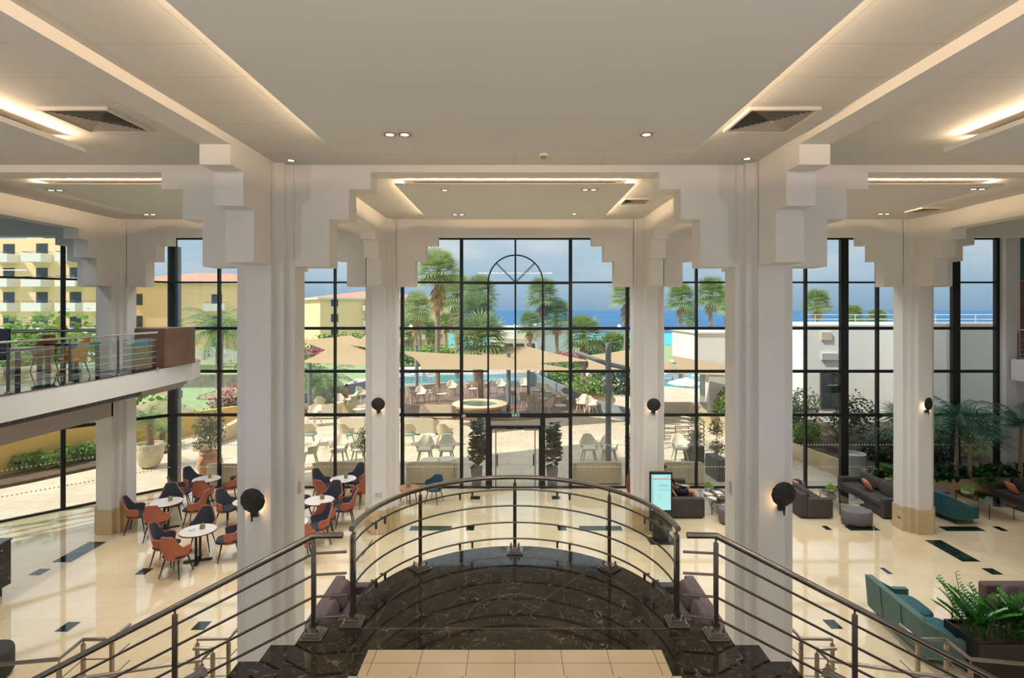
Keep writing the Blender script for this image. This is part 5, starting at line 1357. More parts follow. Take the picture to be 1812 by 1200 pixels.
# ---- fig trees in grey planters outside the door
figm = mat('fig_leaf', '#3e5a2e', .45, sub=.25, color2='#2a4221', scale=5); figd = mat('fig_leaf_brown', '#5a4534', .6, sub=.2)
for s, sd, sx_ in ((-1, 'left', -1.33), (1, 'right', 1.30)):
    random.seed(5+s); t = empty('potted_fig', (sx_, 19.12, 0), 0, 'fiddle leaf fig in a tall grey planter %s of the entrance door' % sd, 'potted plant', 'fig trees beside the entrance door')
    mb = MB(); mb.add([(-.15, -.15, 0), (.15, -.15, 0), (.15, .15, 0), (-.15, .15, 0), (-.2, -.2, .6), (.2, -.2, .6), (.2, .2, .6), (-.2, .2, .6)], [(3, 2, 1, 0), (4, 5, 6, 7), (0, 1, 5, 4), (1, 2, 6, 5), (2, 3, 7, 6), (3, 0, 4, 7)]); mb.build('tapered_planter', mat('planter_grey', '#8d8c8a', .7, vary=.05), t, bevel=.006)
    mb = MB(); mb.tube([(0, 0, .6), (.03, 0, 1.2), (0, 0, 1.9)], [.02, .016, .01], 6); mb.tube([(.01, 0, .9), (.18, 0, 1.5)], [.013, .008], 5); mb.build('stem', trunkm, t)
    for m, n_, zr in ((figm, 170, (.95, 2.1)), (figd, 70, (.7, 1.6))):
        mb = MB()
        for i in range(n_):
            z = random.uniform(*zr); az = random.uniform(0, 2*pi); rr_ = (.10 + .20*(1 - abs(z-1.2)/1.2))*random.uniform(.6, 1.2); el = R(random.uniform(-30, 50))
            p = Vector((cos(az)*rr_*.4, sin(az)*rr_*.4, z)); d = Vector((cos(az)*cos(el), sin(az)*cos(el), sin(el))); sdv = Vector((-sin(az), cos(az), .2)); l_ = random.uniform(.2, .31)
            mb.add([p, p + d*l_*.35 - sdv*l_*.22, p + d*l_*.8 - sdv*l_*.38, p + d*l_*1.1, p + d*l_*.8 + sdv*l_*.38, p + d*l_*.35 + sdv*l_*.22], [(0, 1, 2, 3, 4, 5)])
        mb.build('leaves', m, t)

# ---- white terrace furniture
oc = tub_chair('terrace_chair', offwh, offsh, offwh, back=.80, arms=.62, cat='chair', leg_r=.03)
TC = [(600, 818, 180, 'first row, left of the far left bay mullion'), (637, 818, 175, 'first row, right of the far left bay mullion'), (752, 818, 180, 'first row, left of the pair by the central mullion'), (790, 818, 178, 'first row, right of the pair by the central mullion'),
      (1042, 816, 182, 'first row, left of the pair right of the door'), (1078, 816, 178, 'first row, right of the pair right of the door'), (1203, 815, 178, 'first row, in front of the round metal rail'), (548, 822, 120, 'first row, cut by the big left column'),
      (545, 786, 20, 'third row, far left'), (612, 786, -15, 'third row, beside the olive shrub'), (722, 786, 15, 'third row, left of the small round table'), (787, 786, -15, 'third row, right of the small round table'),
      (556, 752, 150, 'fourth row, far left'), (700, 760, 170, 'fourth row, near the slim left column'),
      (565, 730, 20, 'deck edge, leftmost'), (600, 728, 200, 'deck edge, second from left'), (622, 722, 120, 'deck edge, third from left'), (640, 712, 230, 'deck edge, nearest the slim column'), (585, 712, 160, 'deck edge, back one'),
      (728, 714, -40, 'on the deck, leftmost by the fence'), (745, 712, 200, 'on the deck, second by the fence'), (768, 710, 30, 'on the deck, third by the fence'), (800, 700, 200, 'on the deck, at the fence bend'), (828, 698, -70, 'on the deck, left of the pool view'),
      (860, 697, 80, 'on the deck, behind the round fire pit'), (887, 697, 190, 'on the deck, beside the grey post'), (928, 695, 180, 'on the deck, tall backed by the pool'), (905, 712, -60, 'on the deck, right of the grey post'),
      (928, 722, -20, 'right group, near left'), (942, 727, 10, 'right group, nearest the door head'), (952, 706, 150, 'right group, back left'), (970, 708, 200, 'right group, back middle'), (985, 718, 240, 'right group, middle'), (1002, 722, 250, 'right group, middle right'),
      (968, 735, 60, 'right group, front'), (1030, 730, 150, 'right of the grey mullion, left one'), (1046, 733, 200, 'right of the grey mullion, right one')]
ins = {}
for i, (x, y, a, lb) in enumerate(TC):
    X, Y = G(x, y, .03); oc.place((X, Y, .0 if Y < 30.2 or X < -9.5 else .03), R(a), 'ivory terrace armchair, ' + lb, 'chair', 'ivory terrace armchairs', scale=1.3)
for i, (x, y, w_, lb) in enumerate(((545, 779, .6, 'third row, far left'), (612, 779, .6, 'third row, beside the olive shrub'), (722, 779, .6, 'third row, left'), (790, 779, .6, 'third row, right'))):
    X, Y = G(x, y, .3); mb = MB(); mb.ell((0, 0, 0), (.27, .24, .10), .5); o = mb.build('seat_pillow', aqua, smooth='all', label='aqua seat cushion hanging under the terrace chair, ' + lb, cat='cushion', group='aqua cushions on the terrace'); o.location = (X, Y+.3, .52)
def terrace_sofa(X, Y, L_, rz, lb):
    t = empty('terrace_sofa', (X, Y, 0), rz, lb, 'sofa', 'ivory terrace sofas')
    hw = L_/2; D_ = .8
    def fn(u, v):
        s_ = u*2-1; k = abs(s_); q = max(0, (k-.72)/.28)
        x = s_/.72*(hw-.14) if k < .72 else math.copysign(hw-.14 + .14*sin(q*pi/2)**.7, s_); y = -D_/2 + (q**1.5)*(D_-.06)
        zt = .80 - .26*max(0, (k-.52)/.48)**2.2
        return (x*(1-.03*v), y - .03*v, .05 + (zt-.05)*v)
    mb = MB(); mb.sheet(fn, 44, 4, .07); mb.build('curved_shell', offwh, t, smooth=True, angle=60)
    mb = MB(); mb.box(-hw+.1, hw-.1, -D_/2+.04, D_/2, .22, .36); mb.build('seat_cushion', offsh, t, bevel=.04, seg=3)
    for a in (-1, 1):
        for b in (-1, 1): mb = MB(); mb.tube([(a*(hw-.25), b*.28, .22), (a*(hw-.2), b*.34, 0)], .025, 8); mb.build('leg', offwh, t)
for x, y, L_, a, lb in ((600, 858, 2.05, 0, 'ivory sofa just outside the glass in the left bay'), (762, 858, 1.85, 0, 'ivory sofa just outside the glass left of the door'), (1058, 858, 1.8, 0, 'ivory sofa just outside the glass right of the door'),
                        (1205, 858, 1.8, 0, 'ivory sofa just outside the glass in the right bay'), (404, 862, 1.7, 0, 'ivory sofa outside the glass cut by the big left column'), (742, 770, 1.7, 0, 'ivory sofa lit by a stripe of sun in the fourth row'),
                        (570, 742, 1.7, 5, 'ivory sofa in the fourth row of the left bay'), (625, 768, 1.6, -8, 'ivory sofa in the third row beside the olive shrub'), (772, 742, 2.0, 0, 'ivory sofa at the foot of the deck')):
    X, Y = G(x, y); terrace_sofa(X, Y+.45, L_, R(a), lb)
tt2 = empty('terrace_table', (0, 0, 0), 0, 'x', 'table')
mb = MB(); mb.lathe([(.0001, .46), (.30, .46), (.31, .47), (.30, .485), (.0001, .485)], n=28); mb.build('table_top', offsh, tt2, smooth=True, angle=30)
for k in range(3): mb = MB(); a = k*2*pi/3; mb.tube([(0, 0, .46), (cos(a)*.24, sin(a)*.24, 0)], [.02, .014], 6); mb.build('leg', offwh, tt2)
ttp = Proto(tt2)
for x, y, lb in ((757, 792, 'between the third row chairs left of the door'), (762, 840, 'behind the sofa left of the door'), (790, 838, 'beside the one behind the sofa left of the door'), (636, 742, 'in the left bay, fourth row'), (580, 800, 'in the left bay'), (782, 712, 'on the deck by the fence'), (838, 702, 'on the deck behind the fire pit'),
                 (960, 722, 'in the right chair group'), (992, 735, 'in front of the right chair group')):
    X, Y = G(x, y); ttp.place((X, Y, .03 if Y > 30.2 else 0), 0, 'small round ivory terrace table ' + lb, 'table', 'small terrace tables', scale=1.15)
# fire pit
t = empty('fire_pit', (-2.1, 32.9, .03), 0, 'round cream stone basin with green glass bed on the brown deck', 'fountain basin')
mb = MB(); mb.lathe([(1.3, 0), (1.35, .25), (1.62, .30), (1.66, .42), (1.60, .46), (1.1, .46), (1.05, .36)], n=56); mb.build('stone_ring', mat('cream_stone', '#e6d3ae', .7, vary=.03), t, smooth=True, angle=35)
mb = MB(); mb.lathe([(.0001, .40), (1.075, .40)], n=40, cap=False); mb.build('green_bed', mat('green_water', '#5d7c66', .1, color2='#3c5d50', scale=6, bump=.4), t)
# deck fence
fmat = mat('fence_white', '#c9d3d6', .5, vary=.02); t = empty('deck_fence', (0, 0, 0), 0, 'pale metal baluster fence curving around the far side of the deck', 'fence')
fp = [(-1.5 + 8.3*cos(R(a)), 38.3 + 7.9*sin(R(a))) for a in range(60, 202, 4)]
fp = [p for p in fp]
mb = MB(); mb.tube([(x, y, 1.12) for x, y in fp], .03, 6); mb.build('top_rail', fmat, t)
mb = MB(); mb.tube([(x, y, .92) for x, y in fp], .018, 5); mb.tube([(x, y, .15) for x, y in fp], .018, 5); mb.build('mid_rail', fmat, t)
mb = MB()
for a in range(60, 202, 1): x, y = -1.5 + 8.3*cos(R(a)), 38.3 + 7.9*sin(R(a)); mb.box(x-.02, x+.02, y-.02, y+.02, .03, .92)
mb.build('balusters', fmat, t)
# sloping grey panel parapets right and left of the deck
parap = mat('grey_parapet', '#8b979e', .6, vary=.03)
def slope_wall(p, q, h0, h1, name='parapet_wall', m=None, t_=.12, zb=-.3):
    d = Vector((q[0]-p[0], q[1]-p[1], 0)).normalized(); nn = Vector((-d.y, d.x, 0))*t_
    a0, b0 = Vector((p[0], p[1], zb)), Vector((q[0], q[1], zb)); a1, b1 = Vector((p[0], p[1], h0)), Vector((q[0], q[1], h1))
    mb = MB(); mb.add([a0, b0, b1, a1, a0+nn, b0+nn, b1+nn, a1+nn], [(0, 1, 2, 3), (7, 6, 5, 4), (3, 2, 6, 7), (0, 3, 7, 4), (1, 5, 6, 2), (0, 4, 5, 1)]); return struct(mb, name, m or parap)
slope_wall((1.2, 45.2), (4.7, 32.5), 1.0, .75); slope_wall((4.7, 32.5), (6.8, 28.5), .75, .7)
slope_wall((-9.4, 40), (-13.5, 33), 1.2, .9); slope_wall((-13.5, 33), (-12.6, 31.5), .9, .9)
slope_wall((-12.5, 32.2), (-9.4, 32.2), .55, .55, 'terrace_low_wall', limestone)
# metal round rail (spiral stair well), black planters
t = empty('spiral_stair_rail', (7.05, 24.4, 0), 0, 'round guard of curved steel rails around the outdoor stair well', 'railing')
for k in range(6):
    mb = MB(); mb.tube([(1.35*cos(R(a)), 1.2*sin(R(a)), .18 + .19*k) for a in range(-100, 190, 10)], .022, 6); mb.build('curved_bar', steel, t)
for a in range(-100, 190, 48): mb = MB(); mb.tube([(1.35*cos(R(a)), 1.2*sin(R(a)), 0), (1.35*cos(R(a)), 1.2*sin(R(a)), 1.16)], .02, 6); mb.build('post', steel, t)
mb = MB()
for k in range(4): mb.tube([(-.9, -.6+.1*k, .25+.2*k), (.9, .5, .1+.2*k)], .02, 5)
mb.build('cross_bars', steel, t)
for X, Y, lb in ((7.35, 19.95, 'near'), (7.15, 21.8, 'far')):
    t = empty('box_planter', (X, Y, 0), R(6), lb + ' of the two dark box planters with olive shrubs outside the right bay', 'potted plant', 'dark box planters on the terrace')
    mb = MB(); mb.box(-.2, .2, -.5, .5, 0, .75); mb.build('planter_box', mat('planter_anthracite', '#4c4f50', .6), t, bevel=.01)
    random.seed(int(X*9)); mb = MB(); leafcloud(mb, (0, -.1, 1.1), (.26, .45, .28), 500, .06); leafcloud(mb, (.1, .2, 1.75), (.28, .4, .35), 420, .06); mb.build('foliage', olive, t)
    mb = MB(); mb.tube([(0, 0, .7), (.02, 0, 1.3), (.1, .2, 1.9)], [.02, .016, .01], 5); mb.build('stem', trunkm, t)
shrub('olive_shrub', -5.95, 21.6, .3, (.36, .34, .62), 900, .06, olive, 'pale olive shrub outside the left bay beside the slim column', 'shrub', stem=.3)
shrub('potted_shrub', 4.35, 20.6, .2, (.25, .25, .75), 500, .06, olive, 'thin shrub outside next to the slim column right of the door', 'shrub', stem=.2)
# right garden bed outside
mb = MB(); mb.prism([(9.8, 30), (11.6, 22.4), (12.3, 18.85), (16.4, 18.85), (22, 22), (22, 30)], -.1, .55); struct(mb, 'raised_bed_ground', soil)
slope_wall((9.6, 30.2), (11.4, 22.4), .9, .62, 'raised_bed_wall', limestone); slope_wall((11.4, 22.4), (12.1, 18.85), .62, .58, 'raised_bed_wall', limestone)
for k, (X, Y, r, m, lb) in enumerate(((11.9, 24.5, (.9, .8, .95), bushd, 'large round shrub in the raised bed, left one'), (13.2, 25.2, (1.0, .8, 1.05), olive, 'grey green shrub in the raised bed behind the cycad'), (14.3, 23.0, (1.0, .8, 1.1), bushd, 'dense dark shrub in the raised bed, right of the cycad'),
                                 (12.0, 22.6, (.6, .6, .55), bushm, 'light green low shrub at the wall of the raised bed'), (13.6, 20.2, (.8, .6, .6), leafd, 'dark leafy ground plants just outside the right window'), (15.2, 20.0, (.9, .6, .7), leafd, 'dark leafy ground plants outside by the last posts'), (10.6, 27.5, (.6, .6, .9), bushm, 'yellow green shrub at the far end of the raised bed'), (16.8, 20.6, (1.1, .6, .9), bushm, 'light shrub outside behind the indoor palms'))):
    shrub('garden_shrub', X, Y, .45, r, 1200, .12, m, lb, 'shrub', 'shrubs in the raised bed')
t = empty('white_barrel_pot', (12.0, 19.45, 0), 0, 'tall pale round pot outside the right window by the raised bed', 'pot')
mb = MB(); mb.lathe([(.28, 0), (.36, .3), (.40, .8), (.42, 1.0), (.38, 1.0), (.36, .9), (.0001, .9)], n=28); mb.build('pot_body', mat('pale_pot', '#c5c9c6', .7), t, smooth=True, angle=50)

# ---- buildings
wpane = mat('window_dark', '#49535b', .15, vary=.2, scale=.5); wframe = mat('window_frame_grey', '#5a5f63', .6)
def block(loc, rz, w_, d_, z1, floors, cols, label, m, roof=None, balc=(), wsz=(1.3, 1.5), zf=2.9, z0=-1.3, base=0.2, lastw=None):
    t = empty('apartment_building', (loc[0], loc[1], 0), rz, label, 'building')
    mb = MB(); mb.box(0, w_, 0, d_, z0, z1); mb.build('wall', m, t)
    if roof:
        mb = MB(); o_ = .6; mb.box(-o_, w_+o_, -o_, d_+o_, z1, z1+.35); mb.build('cornice', white_paint, t)
        mb = MB(); rx = min(w_, d_)/2; mb.add([(-o_, -o_, z1+.35), (w_+o_, -o_, z1+.35), (w_+o_, d_+o_, z1+.35), (-o_, d_+o_, z1+.35), (rx, d_/2, z1+1.9), (w_-rx, d_/2, z1+1.9)], [(0, 1, 5, 4), (1, 2, 5), (2, 3, 4, 5), (3, 0, 4), (3, 2, 1, 0)]); mb.build('tiled_roof', roof, t)
    for i in range(floors):
        for j, cx_ in enumerate(cols):
            zc = base + zf*(i+.5); b = j in balc
            hh = wsz[1]*(1.35 if b else 1); zc2 = zc - (wsz[1]*.175 if b else 0)
            mb = MB(); mb.box(cx_-wsz[0]/2, cx_+wsz[0]/2, -.05, .05, zc2-hh/2, zc2+hh/2); f_ = mb.build('window', wframe, t)
            mb = MB()
            for s in (-1, 1): mb.box(*sorted((cx_+s*.04, cx_+s*(wsz[0]/2-.08))), -.07, -.05, zc2-hh/2+.08, zc2+hh/2-.08)
            mb.build('pane', wpane, f_)
            if b:
                zb = zc - zf*.5 + .05
                mb = MB(); mb.box(cx_-1.3, cx_+1.3, -1.4, 0, zb-.15, zb); mb.box(cx_-1.3, cx_+1.3, -1.4, -1.28, zb, zb+.85); mb.box(cx_-1.3, cx_-1.18, -1.28, 0, zb, zb+.85); mb.box(cx_+1.18, cx_+1.3, -1.28, 0, zb, zb+.85); bb = mb.build('balcony', white_paint, t)
                mb = MB(); mb.tube([(cx_-1.25, -.0, zb+1.05), (cx_-1.25, -1.34, zb+1.05), (cx_+1.25, -1.34, zb+1.05), (cx_+1.25, 0, zb+1.05)], .03, 5); mb.build('balcony_rail', wframe, bb)
    return t
tile = mat('roof_tile', '#d09c82', .85, color2='#bb8068', scale=3, bump=.3)
block((-35.6, 100, 0), R(33), 26, 22, 8.0, 3, (2.6, 9, 14.5, 20), 'far yellow hotel block with red tiled roof in the left bay', yellow, tile, (1, 3))
block((-52, 72, 0), R(14), 18.5, 14, 9.6, 3, (2.0, 6.6, 11.6, 16.6), 'yellow hotel wing with red eaves behind the date palm', yellow, tile, (2,))
block((-63, 66, 0), R(-6), 16, 3, 14.6, 5, (2.2, 6.6, 11.0, 14.6), 'near yellow hotel block with white balconies seen through the left glass', yellow, None, (0, 1, 2, 3), (1.5, 1.5))
t = empty('apartment_building', (-75, 84, 0), R(-6), 'white upper hotel block behind the near yellow one', 'building'); mb = MB(); mb.box(0, 12, 0, 8, -1, 20.5); mb.build('wall', white_paint, t)
mb = MB(); mb.box(3, 5, -.05, .05, 16, 17.6); mb.build('window', wpane, t)
# central white pavilion
t = empty('white_pavilion', (0, 88, 0), 0, 'low white pavilion with dark windows behind the palms', 'building')
mb = MB(); mb.box(-4.2, 4.4, 0, 8, -1.3, 3.3); mb.build('wall', white_paint, t)
mb = MB(); mb.box(-2.6, 4.0, -1.6, 0, -1.3, 1.55); mb.build('front_wall', mat('cream_render', '#d8cdb8', .8), t)
for k in range(3): mb = MB(); x = -1.6 + 1.75*k; mb.box(x, x+1.3, -1.66, -1.6, -.9, .75); mb.build('window', wpane, t)
for k in range(5): mb = MB(); x = .4+.65*k; mb.box(x, x+.3, -.05, 0, 2.35, 2.65); mb.build('vent_hole', wframe, t)
for k in range(3): mb = MB(); x = .2+1.1*k; mb.box(x, x+.9, -.05, 0, 1.6, 2.05); mb.build('louvre_band', offwh, t)
t = empty('grey_hall', (0, 80, 0), 0, 'grey blue flat walled building behind the twin palm trunks', 'building'); mb = MB(); mb.box(3.2, 8.6, 0, 6, -1.3, 3.4); mb.build('wall', mat('grey_render', '#aeb4bd', .8, vary=.02), t)
mb = MB(); mb.grid(lambda u, v: (1.6 + 8*u, -.5 + 7*v, 3.42 + .75*sin(pi*u)), 12, 1); mb.build('curved_roof', white_paint, t)
# white neighbour on the right
bright_white = mat('bright_white_render', (.92, .92, .91), .8, vary=.01, scale=1)
nb_ = empty('white_annex', (0, 27, 0), 0, 'long white rendered annex with roof rail beyond the right garden', 'building')
mb = MB(); mb.box(14.4, 34, 0, 6, -.3, 5.28); mb.build('wall', bright_white, nb_)
mb = MB(); mb.box(14.3, 34, -.06, 6.1, 5.28, 5.36); mb.build('coping', white_paint, nb_)
mb = MB(); mb.box(15.05, 16.1, -.04, .02, 1.2, 3.1); w1 = mb.build('window', wframe, nb_); mb = MB(); mb.box(15.12, 15.55, -.06, -.04, 1.28, 3.02); mb.box(15.6, 16.03, -.06, -.04, 1.28, 3.02); mb.build('pane', wpane, w1)
mb = MB(); mb.box(15.1, 15.6, -.08, .0, 4.6, 5.0); mb.build('wall_lamp_box', offwh, nb_); mb = MB(); mb.box(15.1, 15.9, -.12, 0, 3.62, 3.95); mb.build('sign_plate', mat('pale_grey', '#c4c8ca', .6), nb_)
mb = MB()
for z in (5.62, 5.85): mb.tube([(14.6, .3, z), (33, .3, z)], .022, 5)
for x in range(15, 34, 2): mb.tube([(x, .3, 5.3), (x, .3, 5.85)], .018, 5)
mb.build('roof_rail', fmat, nb_)
t = empty('grey_shaded_annex', (0, 22.8, 0), 0, 'flat annex wall standing in shade behind the indoor palms', 'building')
mb = MB(); mb.box(18.0, 34, 0, 3, -.3, 5.44); mb.build('wall', white_paint, t); mb = MB(); mb.box(17.95, 34, -.05, 3.05, 5.44, 5.52); mb.build('coping', white_paint, t)
t = empty('red_roof_house', (26, 52, 0), 0, 'house with orange tiled roof beyond the annex parapet', 'building'); mb = MB(); mb.box(0, 4, 0, 4, -1.3, 4.1); mb.build('wall', white_paint, t); mb = MB(); mb.add([(-.3, -.3, 4.1), (4.3, -.3, 4.1), (4.3, 4.3, 4.1), (-.3, 4.3, 4.1), (2, 2, 4.9)], [(0, 1, 4), (1, 2, 4), (2, 3, 4), (3, 0, 4), (3, 2, 1, 0)]); mb.build('tiled_roof', tile, t)
t = empty('white_pool_bar', (0, 31, 0), 0, 'white flat roofed bar volume on a square pillar in the right bay', 'building')
mb = MB(); mb.box(10.35, 16, 0, 5, 2.9, 4.75); mb.build('roof_box', white_paint, t); mb = MB(); mb.box(10.25, 16, -.08, 5.1, 4.75, 4.83); mb.build('coping', white_paint, t)
mb = MB(); mb.box(11.1, 12.0, .2, .9, -.3, 2.9); mb.build('pillar', white_paint, t); mb = MB(); mb.box(12.1, 16, .9, 4.8, -.3, 2.9); mb.build('bar_wall', mat('bar_grey', '#9aa09c', .6, color2='#6f7670', scale=1), t)  # mottled grey wall behind the pillar
mb = MB(); mb.box(8.6, 11.3, .6, .75, -.3, .75); mb.build('low_wall', white_paint, t)
# unseen tall block added beside the hall to cast shade
t = empty('shade_block', (0, 0, 0), 0, 'tall white unseen block added right of the hall to cast shade', 'building'); mb = MB(); mb.box(19.3, 40, -9, 18.3, -.3, 28); mb.build('wall', white_paint, t)

# ---- shade sails and masts
def sail(c, sag, lb):
    P = [Vector(p) for p in c]
    def fn(u, v):
        p = (P[0]*(1-u) + P[1]*u)*(1-v) + (P[3]*(1-u) + P[2]*u)*v
        ctr = sum(P, Vector())/4; e = min(u, 1-u, v, 1-v)
        edge = 4*max(u*(1-u), 0) if min(v, 1-v) < min(u, 1-u) else 4*max(v*(1-v), 0)
        k = .10*(4*u*(1-u)*(1 - 4*v*(1-v)) + 4*v*(1-v)*(1 - 4*u*(1-u)))
        q = p.lerp(ctr, k); q.z -= sag*16*u*(1-u)*v*(1-v)*.4
        return tuple(q)
    mb = MB(); mb.sheet(fn, 16, 16, .012); return mb.build('shade_sail', sailm, smooth=True, angle=60, label=lb, cat='shade sail', group='beige shade sails')
sail([(-6.0, 28, 4.0), (-4.4, 25.6, 3.30), (4.2, 29, 2.78), (-1.0, 33, 3.35)], .15, 'broad beige shade sail across the central window left of the post')
sail([(-3.6, 36, 3.75), (-.6, 31, 2.85), (4.7, 33.5, 2.95), (.9, 37, 3.6)], .1, 'beige shade sail lit by the sun behind the central post')
sail([(4.0, 32, 3.4), (3.6, 28, 2.9), (9.0, 28.5, 2.85), (8.0, 33, 3.9)], .2, 'beige shade sail between the grey mast and the slim right column')
sail([(8.6, 31, 3.55), (7.9, 26.5, 3.0), (13.2, 27, 2.65), (13.0, 31, 2.8)], .1, 'beige shade sail in front of the white pool bar')
sail([(-12.2, 31, 3.1), (-11.4, 35, 4.1), (-7.3, 33, 3.2), (-6.4, 29, 2.95)], .05, 'pale shade sail with raised corner in the left bay')
sail([(-17, 42, 3.7), (-13.5, 45, 4.0), (-11.4, 42.5, 3.7), (-13.5, 39.5, 3.1)], .1, 'farther pale shade sail in the left bay')
sail([(-12.2, 40, 3.5), (-11.9, 44, 4.2), (-8.4, 43, 3.9), (-8.6, 39, 3.0)], .1, 'white shade sail beside the slim left column')
sail([(-19.5, 24.5, 3.2), (-21, 27.5, 3.4), (-17.5, 29, 2.3), (-15.6, 25.5, 1.9)], .1, 'cream awning sloping over the ochre wall at the left')
def mast(X, Y, H, r, lb, arms=()):
    t = empty('mast', (X, Y, 0), 0, lb, 'post', 'grey masts of the shade sails')
    mb = MB(); mb.tube([(0, 0, 0), (0, 0, H)], r, 10); mb.build('pole', mastm, t, smooth=True)
    for a in arms: mb = MB(); mb.tube(a, .09, 8); mb.build('arm', mastm, t, smooth=True)
    mb = MB(); mb.box(-.2, .2, -.1, .1, 3.0, 3.25) if H > 4.5 else mb.box(-.14, .14, -.14, .14, H-.02, H+.05); mb.build('lamp_box' if H > 4.5 else 'cap', mastm, t)
    return t
mast(3.52, 20.6, 4.85, .11, 'tall grey mast with slanting arms right of the door', [[(-1.15, .4, 4.45), (0, 0, 4.05), (.9, -.1, 3.85)]])
mast(-.38, 33.2, 3.45, .13, 'grey post under the central shade sail')
mast(.95, 38, 3.6, .12, 'grey post behind the right chair group'); mast(-6.9, 38.5, 3.6, .11, 'thin grey post behind the deck chairs')
mast(-12.0, 32, 3.5, .12, 'grey post at the left bay, left one'); mast(-9.6, 36, 3.9, .16, 'thick grey post at the left bay, right one')
mast(-11.95, 19.25, 8.3, .19, 'round grey steel column just outside the left glass corner').children[1].location = (0, 0, 0)
t = empty('speaker', (11.05, 19.0, 3.35), R(20), 'black outdoor loudspeaker on a bracket at the right window post', 'speaker')
mb = MB(); mb.box(-.22, .22, -.12, .12, -.13, .13); mb.build('speaker_box', kb, t, bevel=.03); mb = MB(); mb.tube([(0, 0, .13), (0, 0, .42), (.15, -.15, .42)], .015, 6); mb.build('bracket', kb, t); mb = MB(); mb.cbox((.05, 0, .5), (.28, .1, .08), ry=.15); mb.build('lamp_head', kb, t, bevel=.02)
# white parasols and thatched umbrellas
def parasol(X, Y, z, H, r, m, lb, name='parasol', grp='white parasols by the pool'):
    t = empty(name, (X, Y, z), 0, lb, 'parasol', grp)
    mb = MB(); mb.tube([(0, 0, 0), (0, 0, H)], .04, 6); mb.build('pole', mastm, t); mb = MB()
    n = 8; vs = [(0, 0, H+.02)] + [(r*cos(2*pi*k/n), r*sin(2*pi*k/n), H-.45) for k in range(n)] + [(r*cos(2*pi*k/n), r*sin(2*pi*k/n), H-.52) for k in range(n)] + [(0, 0, H-.05)]
    mb.add(vs, [(0, 1+k, 1+(k+1) % n) for k in range(n)] + [(1+k, n+1+k, n+1+(k+1) % n, 1+(k+1) % n) for k in range(n)] + [(2*n+1, n+1+(k+1) % n, n+1+k) for k in range(n)]); mb.build('canopy', m, t)
canv = mat('white_canvas', '#e9e4da', .85, sub=.2, vary=.01); thatch = mat('thatch', '#b3a382', .95, color2='#8c7d60', scale=12, bump=.6)
for k, (x, y, Y, lb) in enumerate(((1190, 655, 50, 'left one above the pool'), (1214, 668, 44, 'middle one'), (1252, 656, 50, 'right one above the pool'), (1205, 632, 75, 'far one left of the rocks'), (1232, 634, 75, 'far one right of the trunk'), (1250, 686, 40, 'lowest one by the pillar'))):
    zc = CH - (y-CY)/F*Y; parasol((x-CX)/F*Y, Y, -.45 if Y < 60 else -1.3, zc + (.45 if Y < 60 else 1.3), 1.5, canv, 'white pool parasol in the right bay, ' + lb)
for k, (X, Y, lb) in enumerate(((-19.3, 36, 'right one by the mullion'), (-20.6, 31.5, 'near left one behind the column pipe'), (-19.2, 30.0, 'lowest one at the left post'))): parasol(X, Y, -1.3, 2.2, 1.5, thatch, 'thatched umbrella on the lawn, ' + lb, 'thatched_umbrella', 'thatched umbrellas on the lawn')
# stone wall, picket fence, rocks, far people
mb = MB(); mb.box(-40, -19, 52, 52.5, -1.3, -.1); struct(mb, 'stone_garden_wall', mat('grey_stone', '#9c968a', .9, color2='#7d776b', scale=2, bump=.4))
t = empty('picket_fence', (0, 60, 0), 0, 'pale grey picket fence behind the date palm', 'fence'); mb = MB()
mb.box(-40, -28, -.03, .03, .6, .7); mb.box(-40, -28, -.03, .03, 1.3, 1.4); mb.build('fence_rails', fmat, t); mb = MB()
for k in range(60): mb.box(-40+k*.2, -39.9+k*.2, -.05, -.03, .2, 1.7)
mb.build('pickets', fmat, t)
rockm = mat('rock', '#a89a86', .95, color2='#7c705f', scale=1, bump=.5); random.seed(8)
for k in range(7):
    mb = MB(); mb.ell((0, 0, 0), (random.uniform(1.5, 2.6), 1.4, random.uniform(.6, 1.0)), .8, 10, 6); mb.v = [(x*random.uniform(.9, 1.1), y, z*random.uniform(.85, 1.1)) for x, y, z in mb.v]
    o = mb.build('sea_rock', rockm, smooth=True, label='breakwater rock in the bay, ' + ('first', 'second', 'third', 'fourth', 'fifth', 'sixth', 'seventh')[k] + ' from the left', cat='rock', group='breakwater rocks'); o.location = (31 + 2.6*k, 118 + (k % 3), -2.3)
pc = empty('person', (-10.9, 35.4, -.1), R(30), 'distant person in an orange top sitting by the left sail', 'person')
skinned('body', [(0, 0, .55), (0, -.05, .8), (0, -.05, 1.02), (0, -.02, 1.15), (.1, .35, .55), (.12, .4, .1), (-.1, .35, .55), (-.12, .4, .1), (.22, .1, .75), (.2, .3, .72), (-.22, .1, .75), (-.2, .3, .72)], [(0, 1), (1, 2), (2, 3), (0, 4), (4, 5), (0, 6), (6, 7), (2, 8), (8, 9), (2, 10), (10, 11)], [.13, .12, .11, .05, .07, .04, .07, .04, .04, .03, .04, .03], skin, pc, sub=1)
skinned('top', [(0, 0, .55), (0, -.05, .8), (0, -.05, 1.02)], [(0, 1), (1, 2)], [.145, .14, .13], mat('orange_top', '#d9805c', .8), pc, sub=1)
mb = MB(); mb.ell((0, -.01, 1.28), (.09, .1, .12), 1, 12, 8); mb.build('head', skin, pc, smooth='all'); mb = MB(); mb.ell((0, -.04, 1.32), (.1, .1, .1), 1, 12, 8); mb.build('hair', hairm, pc, smooth='all')
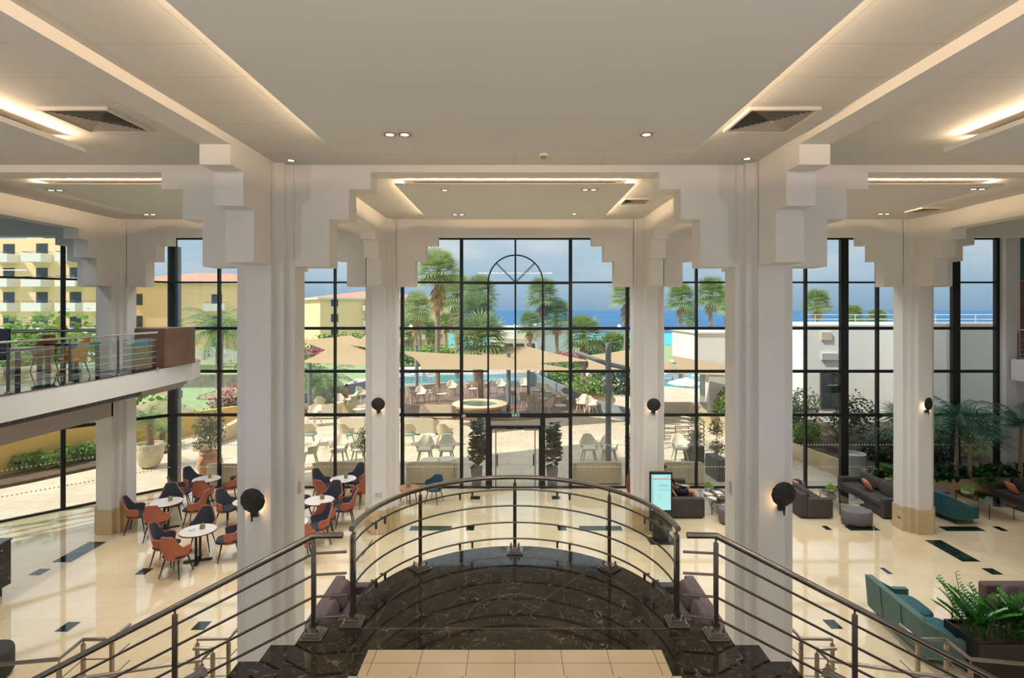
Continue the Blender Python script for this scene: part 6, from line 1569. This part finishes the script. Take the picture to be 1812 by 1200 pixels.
# white bar stools by the pool
st_ = empty('pool_chair', (0, 0, 0), 0, 'x', 'chair'); mb = MB(); mb.box(-.24, .24, -.24, .24, .43, .47); mb.build('seat', white_paint, st_); mb = MB(); mb.box(-.24, .24, -.26, -.22, .43, .9); mb.build('backrest', white_paint, st_)
for a in (-1, 1):
    for b in (-1, 1): mb = MB(); mb.box(a*.2-.02, a*.2+.02, b*.2-.02, b*.2+.02, 0, .43); mb.build('leg', white_paint, st_)
sp = Proto(st_)
for k, (x, y) in enumerate(((738, 664), (746, 668), (754, 665), (762, 669), (634, 688), (642, 690), (628, 692), (648, 684))):
    X, Y = G(x, y+6, -.45); sp.place((X, Y, -.45), k*1.1, 'white cafe chair by the pool, ' + ('left end of the shaded row', 'second in the shaded row', 'third in the shaded row', 'right end of the shaded row', 'beside the thick post', 'right of the thick post', 'left of the thick post', 'by the slim left column')[k], 'chair', 'white cafe chairs by the pool')
mb = MB(); mb.prism([(-15, 38.5), (-9.6, 40.5), (-10.5, 50), (-15, 52)], -.9, -.449); struct(mb, 'poolside_floor', MATS['pool_paving'])
# ================================================================ lamps of the hall and added fill spots
WARM = (1, .985, .97)
for i, ((px, py), (pw, pd), h, gp) in enumerate(PAN):
    far = pd < 6
    for dx in (-.3, .3):
        for dy in ((-.3, .3) if far else (-.4, -.1, .2)):
            lamp('ceiling_spot_and_fill', 'SPOT', (px + dx*pw, py + dy*pd, h - gp - .08), 360 if far else 135, WARM, .07, spot=R(112) if far else R(150), blend=.8)
    c_ = (1, .70, .42); zc = h - gp + .02
    for s in (-1, 1):
        lamp('cove_lamp', 'AREA', (px + s*(pw/2 - .10), py, zc), (7 if far else 7.5)*pd, c_, pd - .3, aim=(s, 0, .35), sizey=.02)
        lamp('cove_lamp', 'AREA', (px, py + s*(pd/2 - .10), zc), ((6 if s < 0 else 2) if far else 3)*pw, c_, pw - .3, aim=(0, s, .45), sizey=.02)
for x, y in ((-14, 3), (-14, 9), (-12.8, 13)): lamp('ceiling_spot_and_fill', 'SPOT', (x, y, H2 - .05), 110, WARM, .07, spot=R(150), blend=.8)  # fill spots added to brighten the dim outer left bay
for x, y in ((-12.5, 8), (-12.5, 12.5)): lamp('soffit_spot', 'SPOT', (x, y, 3.9), 60, WARM, .07, spot=R(140), blend=.8)
# unseen fill lamps added behind the viewer to brighten the ceiling
for x in (-7.4, 0, 7.4):
    lamp('fill_uplight', 'SPOT', (x, -1.5, 4.9), 430, (.93, .96, 1), .12, aim=(0, .75, 1), spot=R(150), blend=.9)
for x in (-9.3, -5.6, -1.9, 1.9, 5.6, 9.3, 13.5): lamp('ceiling_spot_and_fill', 'SPOT', (x, 17.1, H2 - .05), 330, WARM, .07, spot=R(112), blend=.8)  # fill spots added over the window bay to brighten its floor
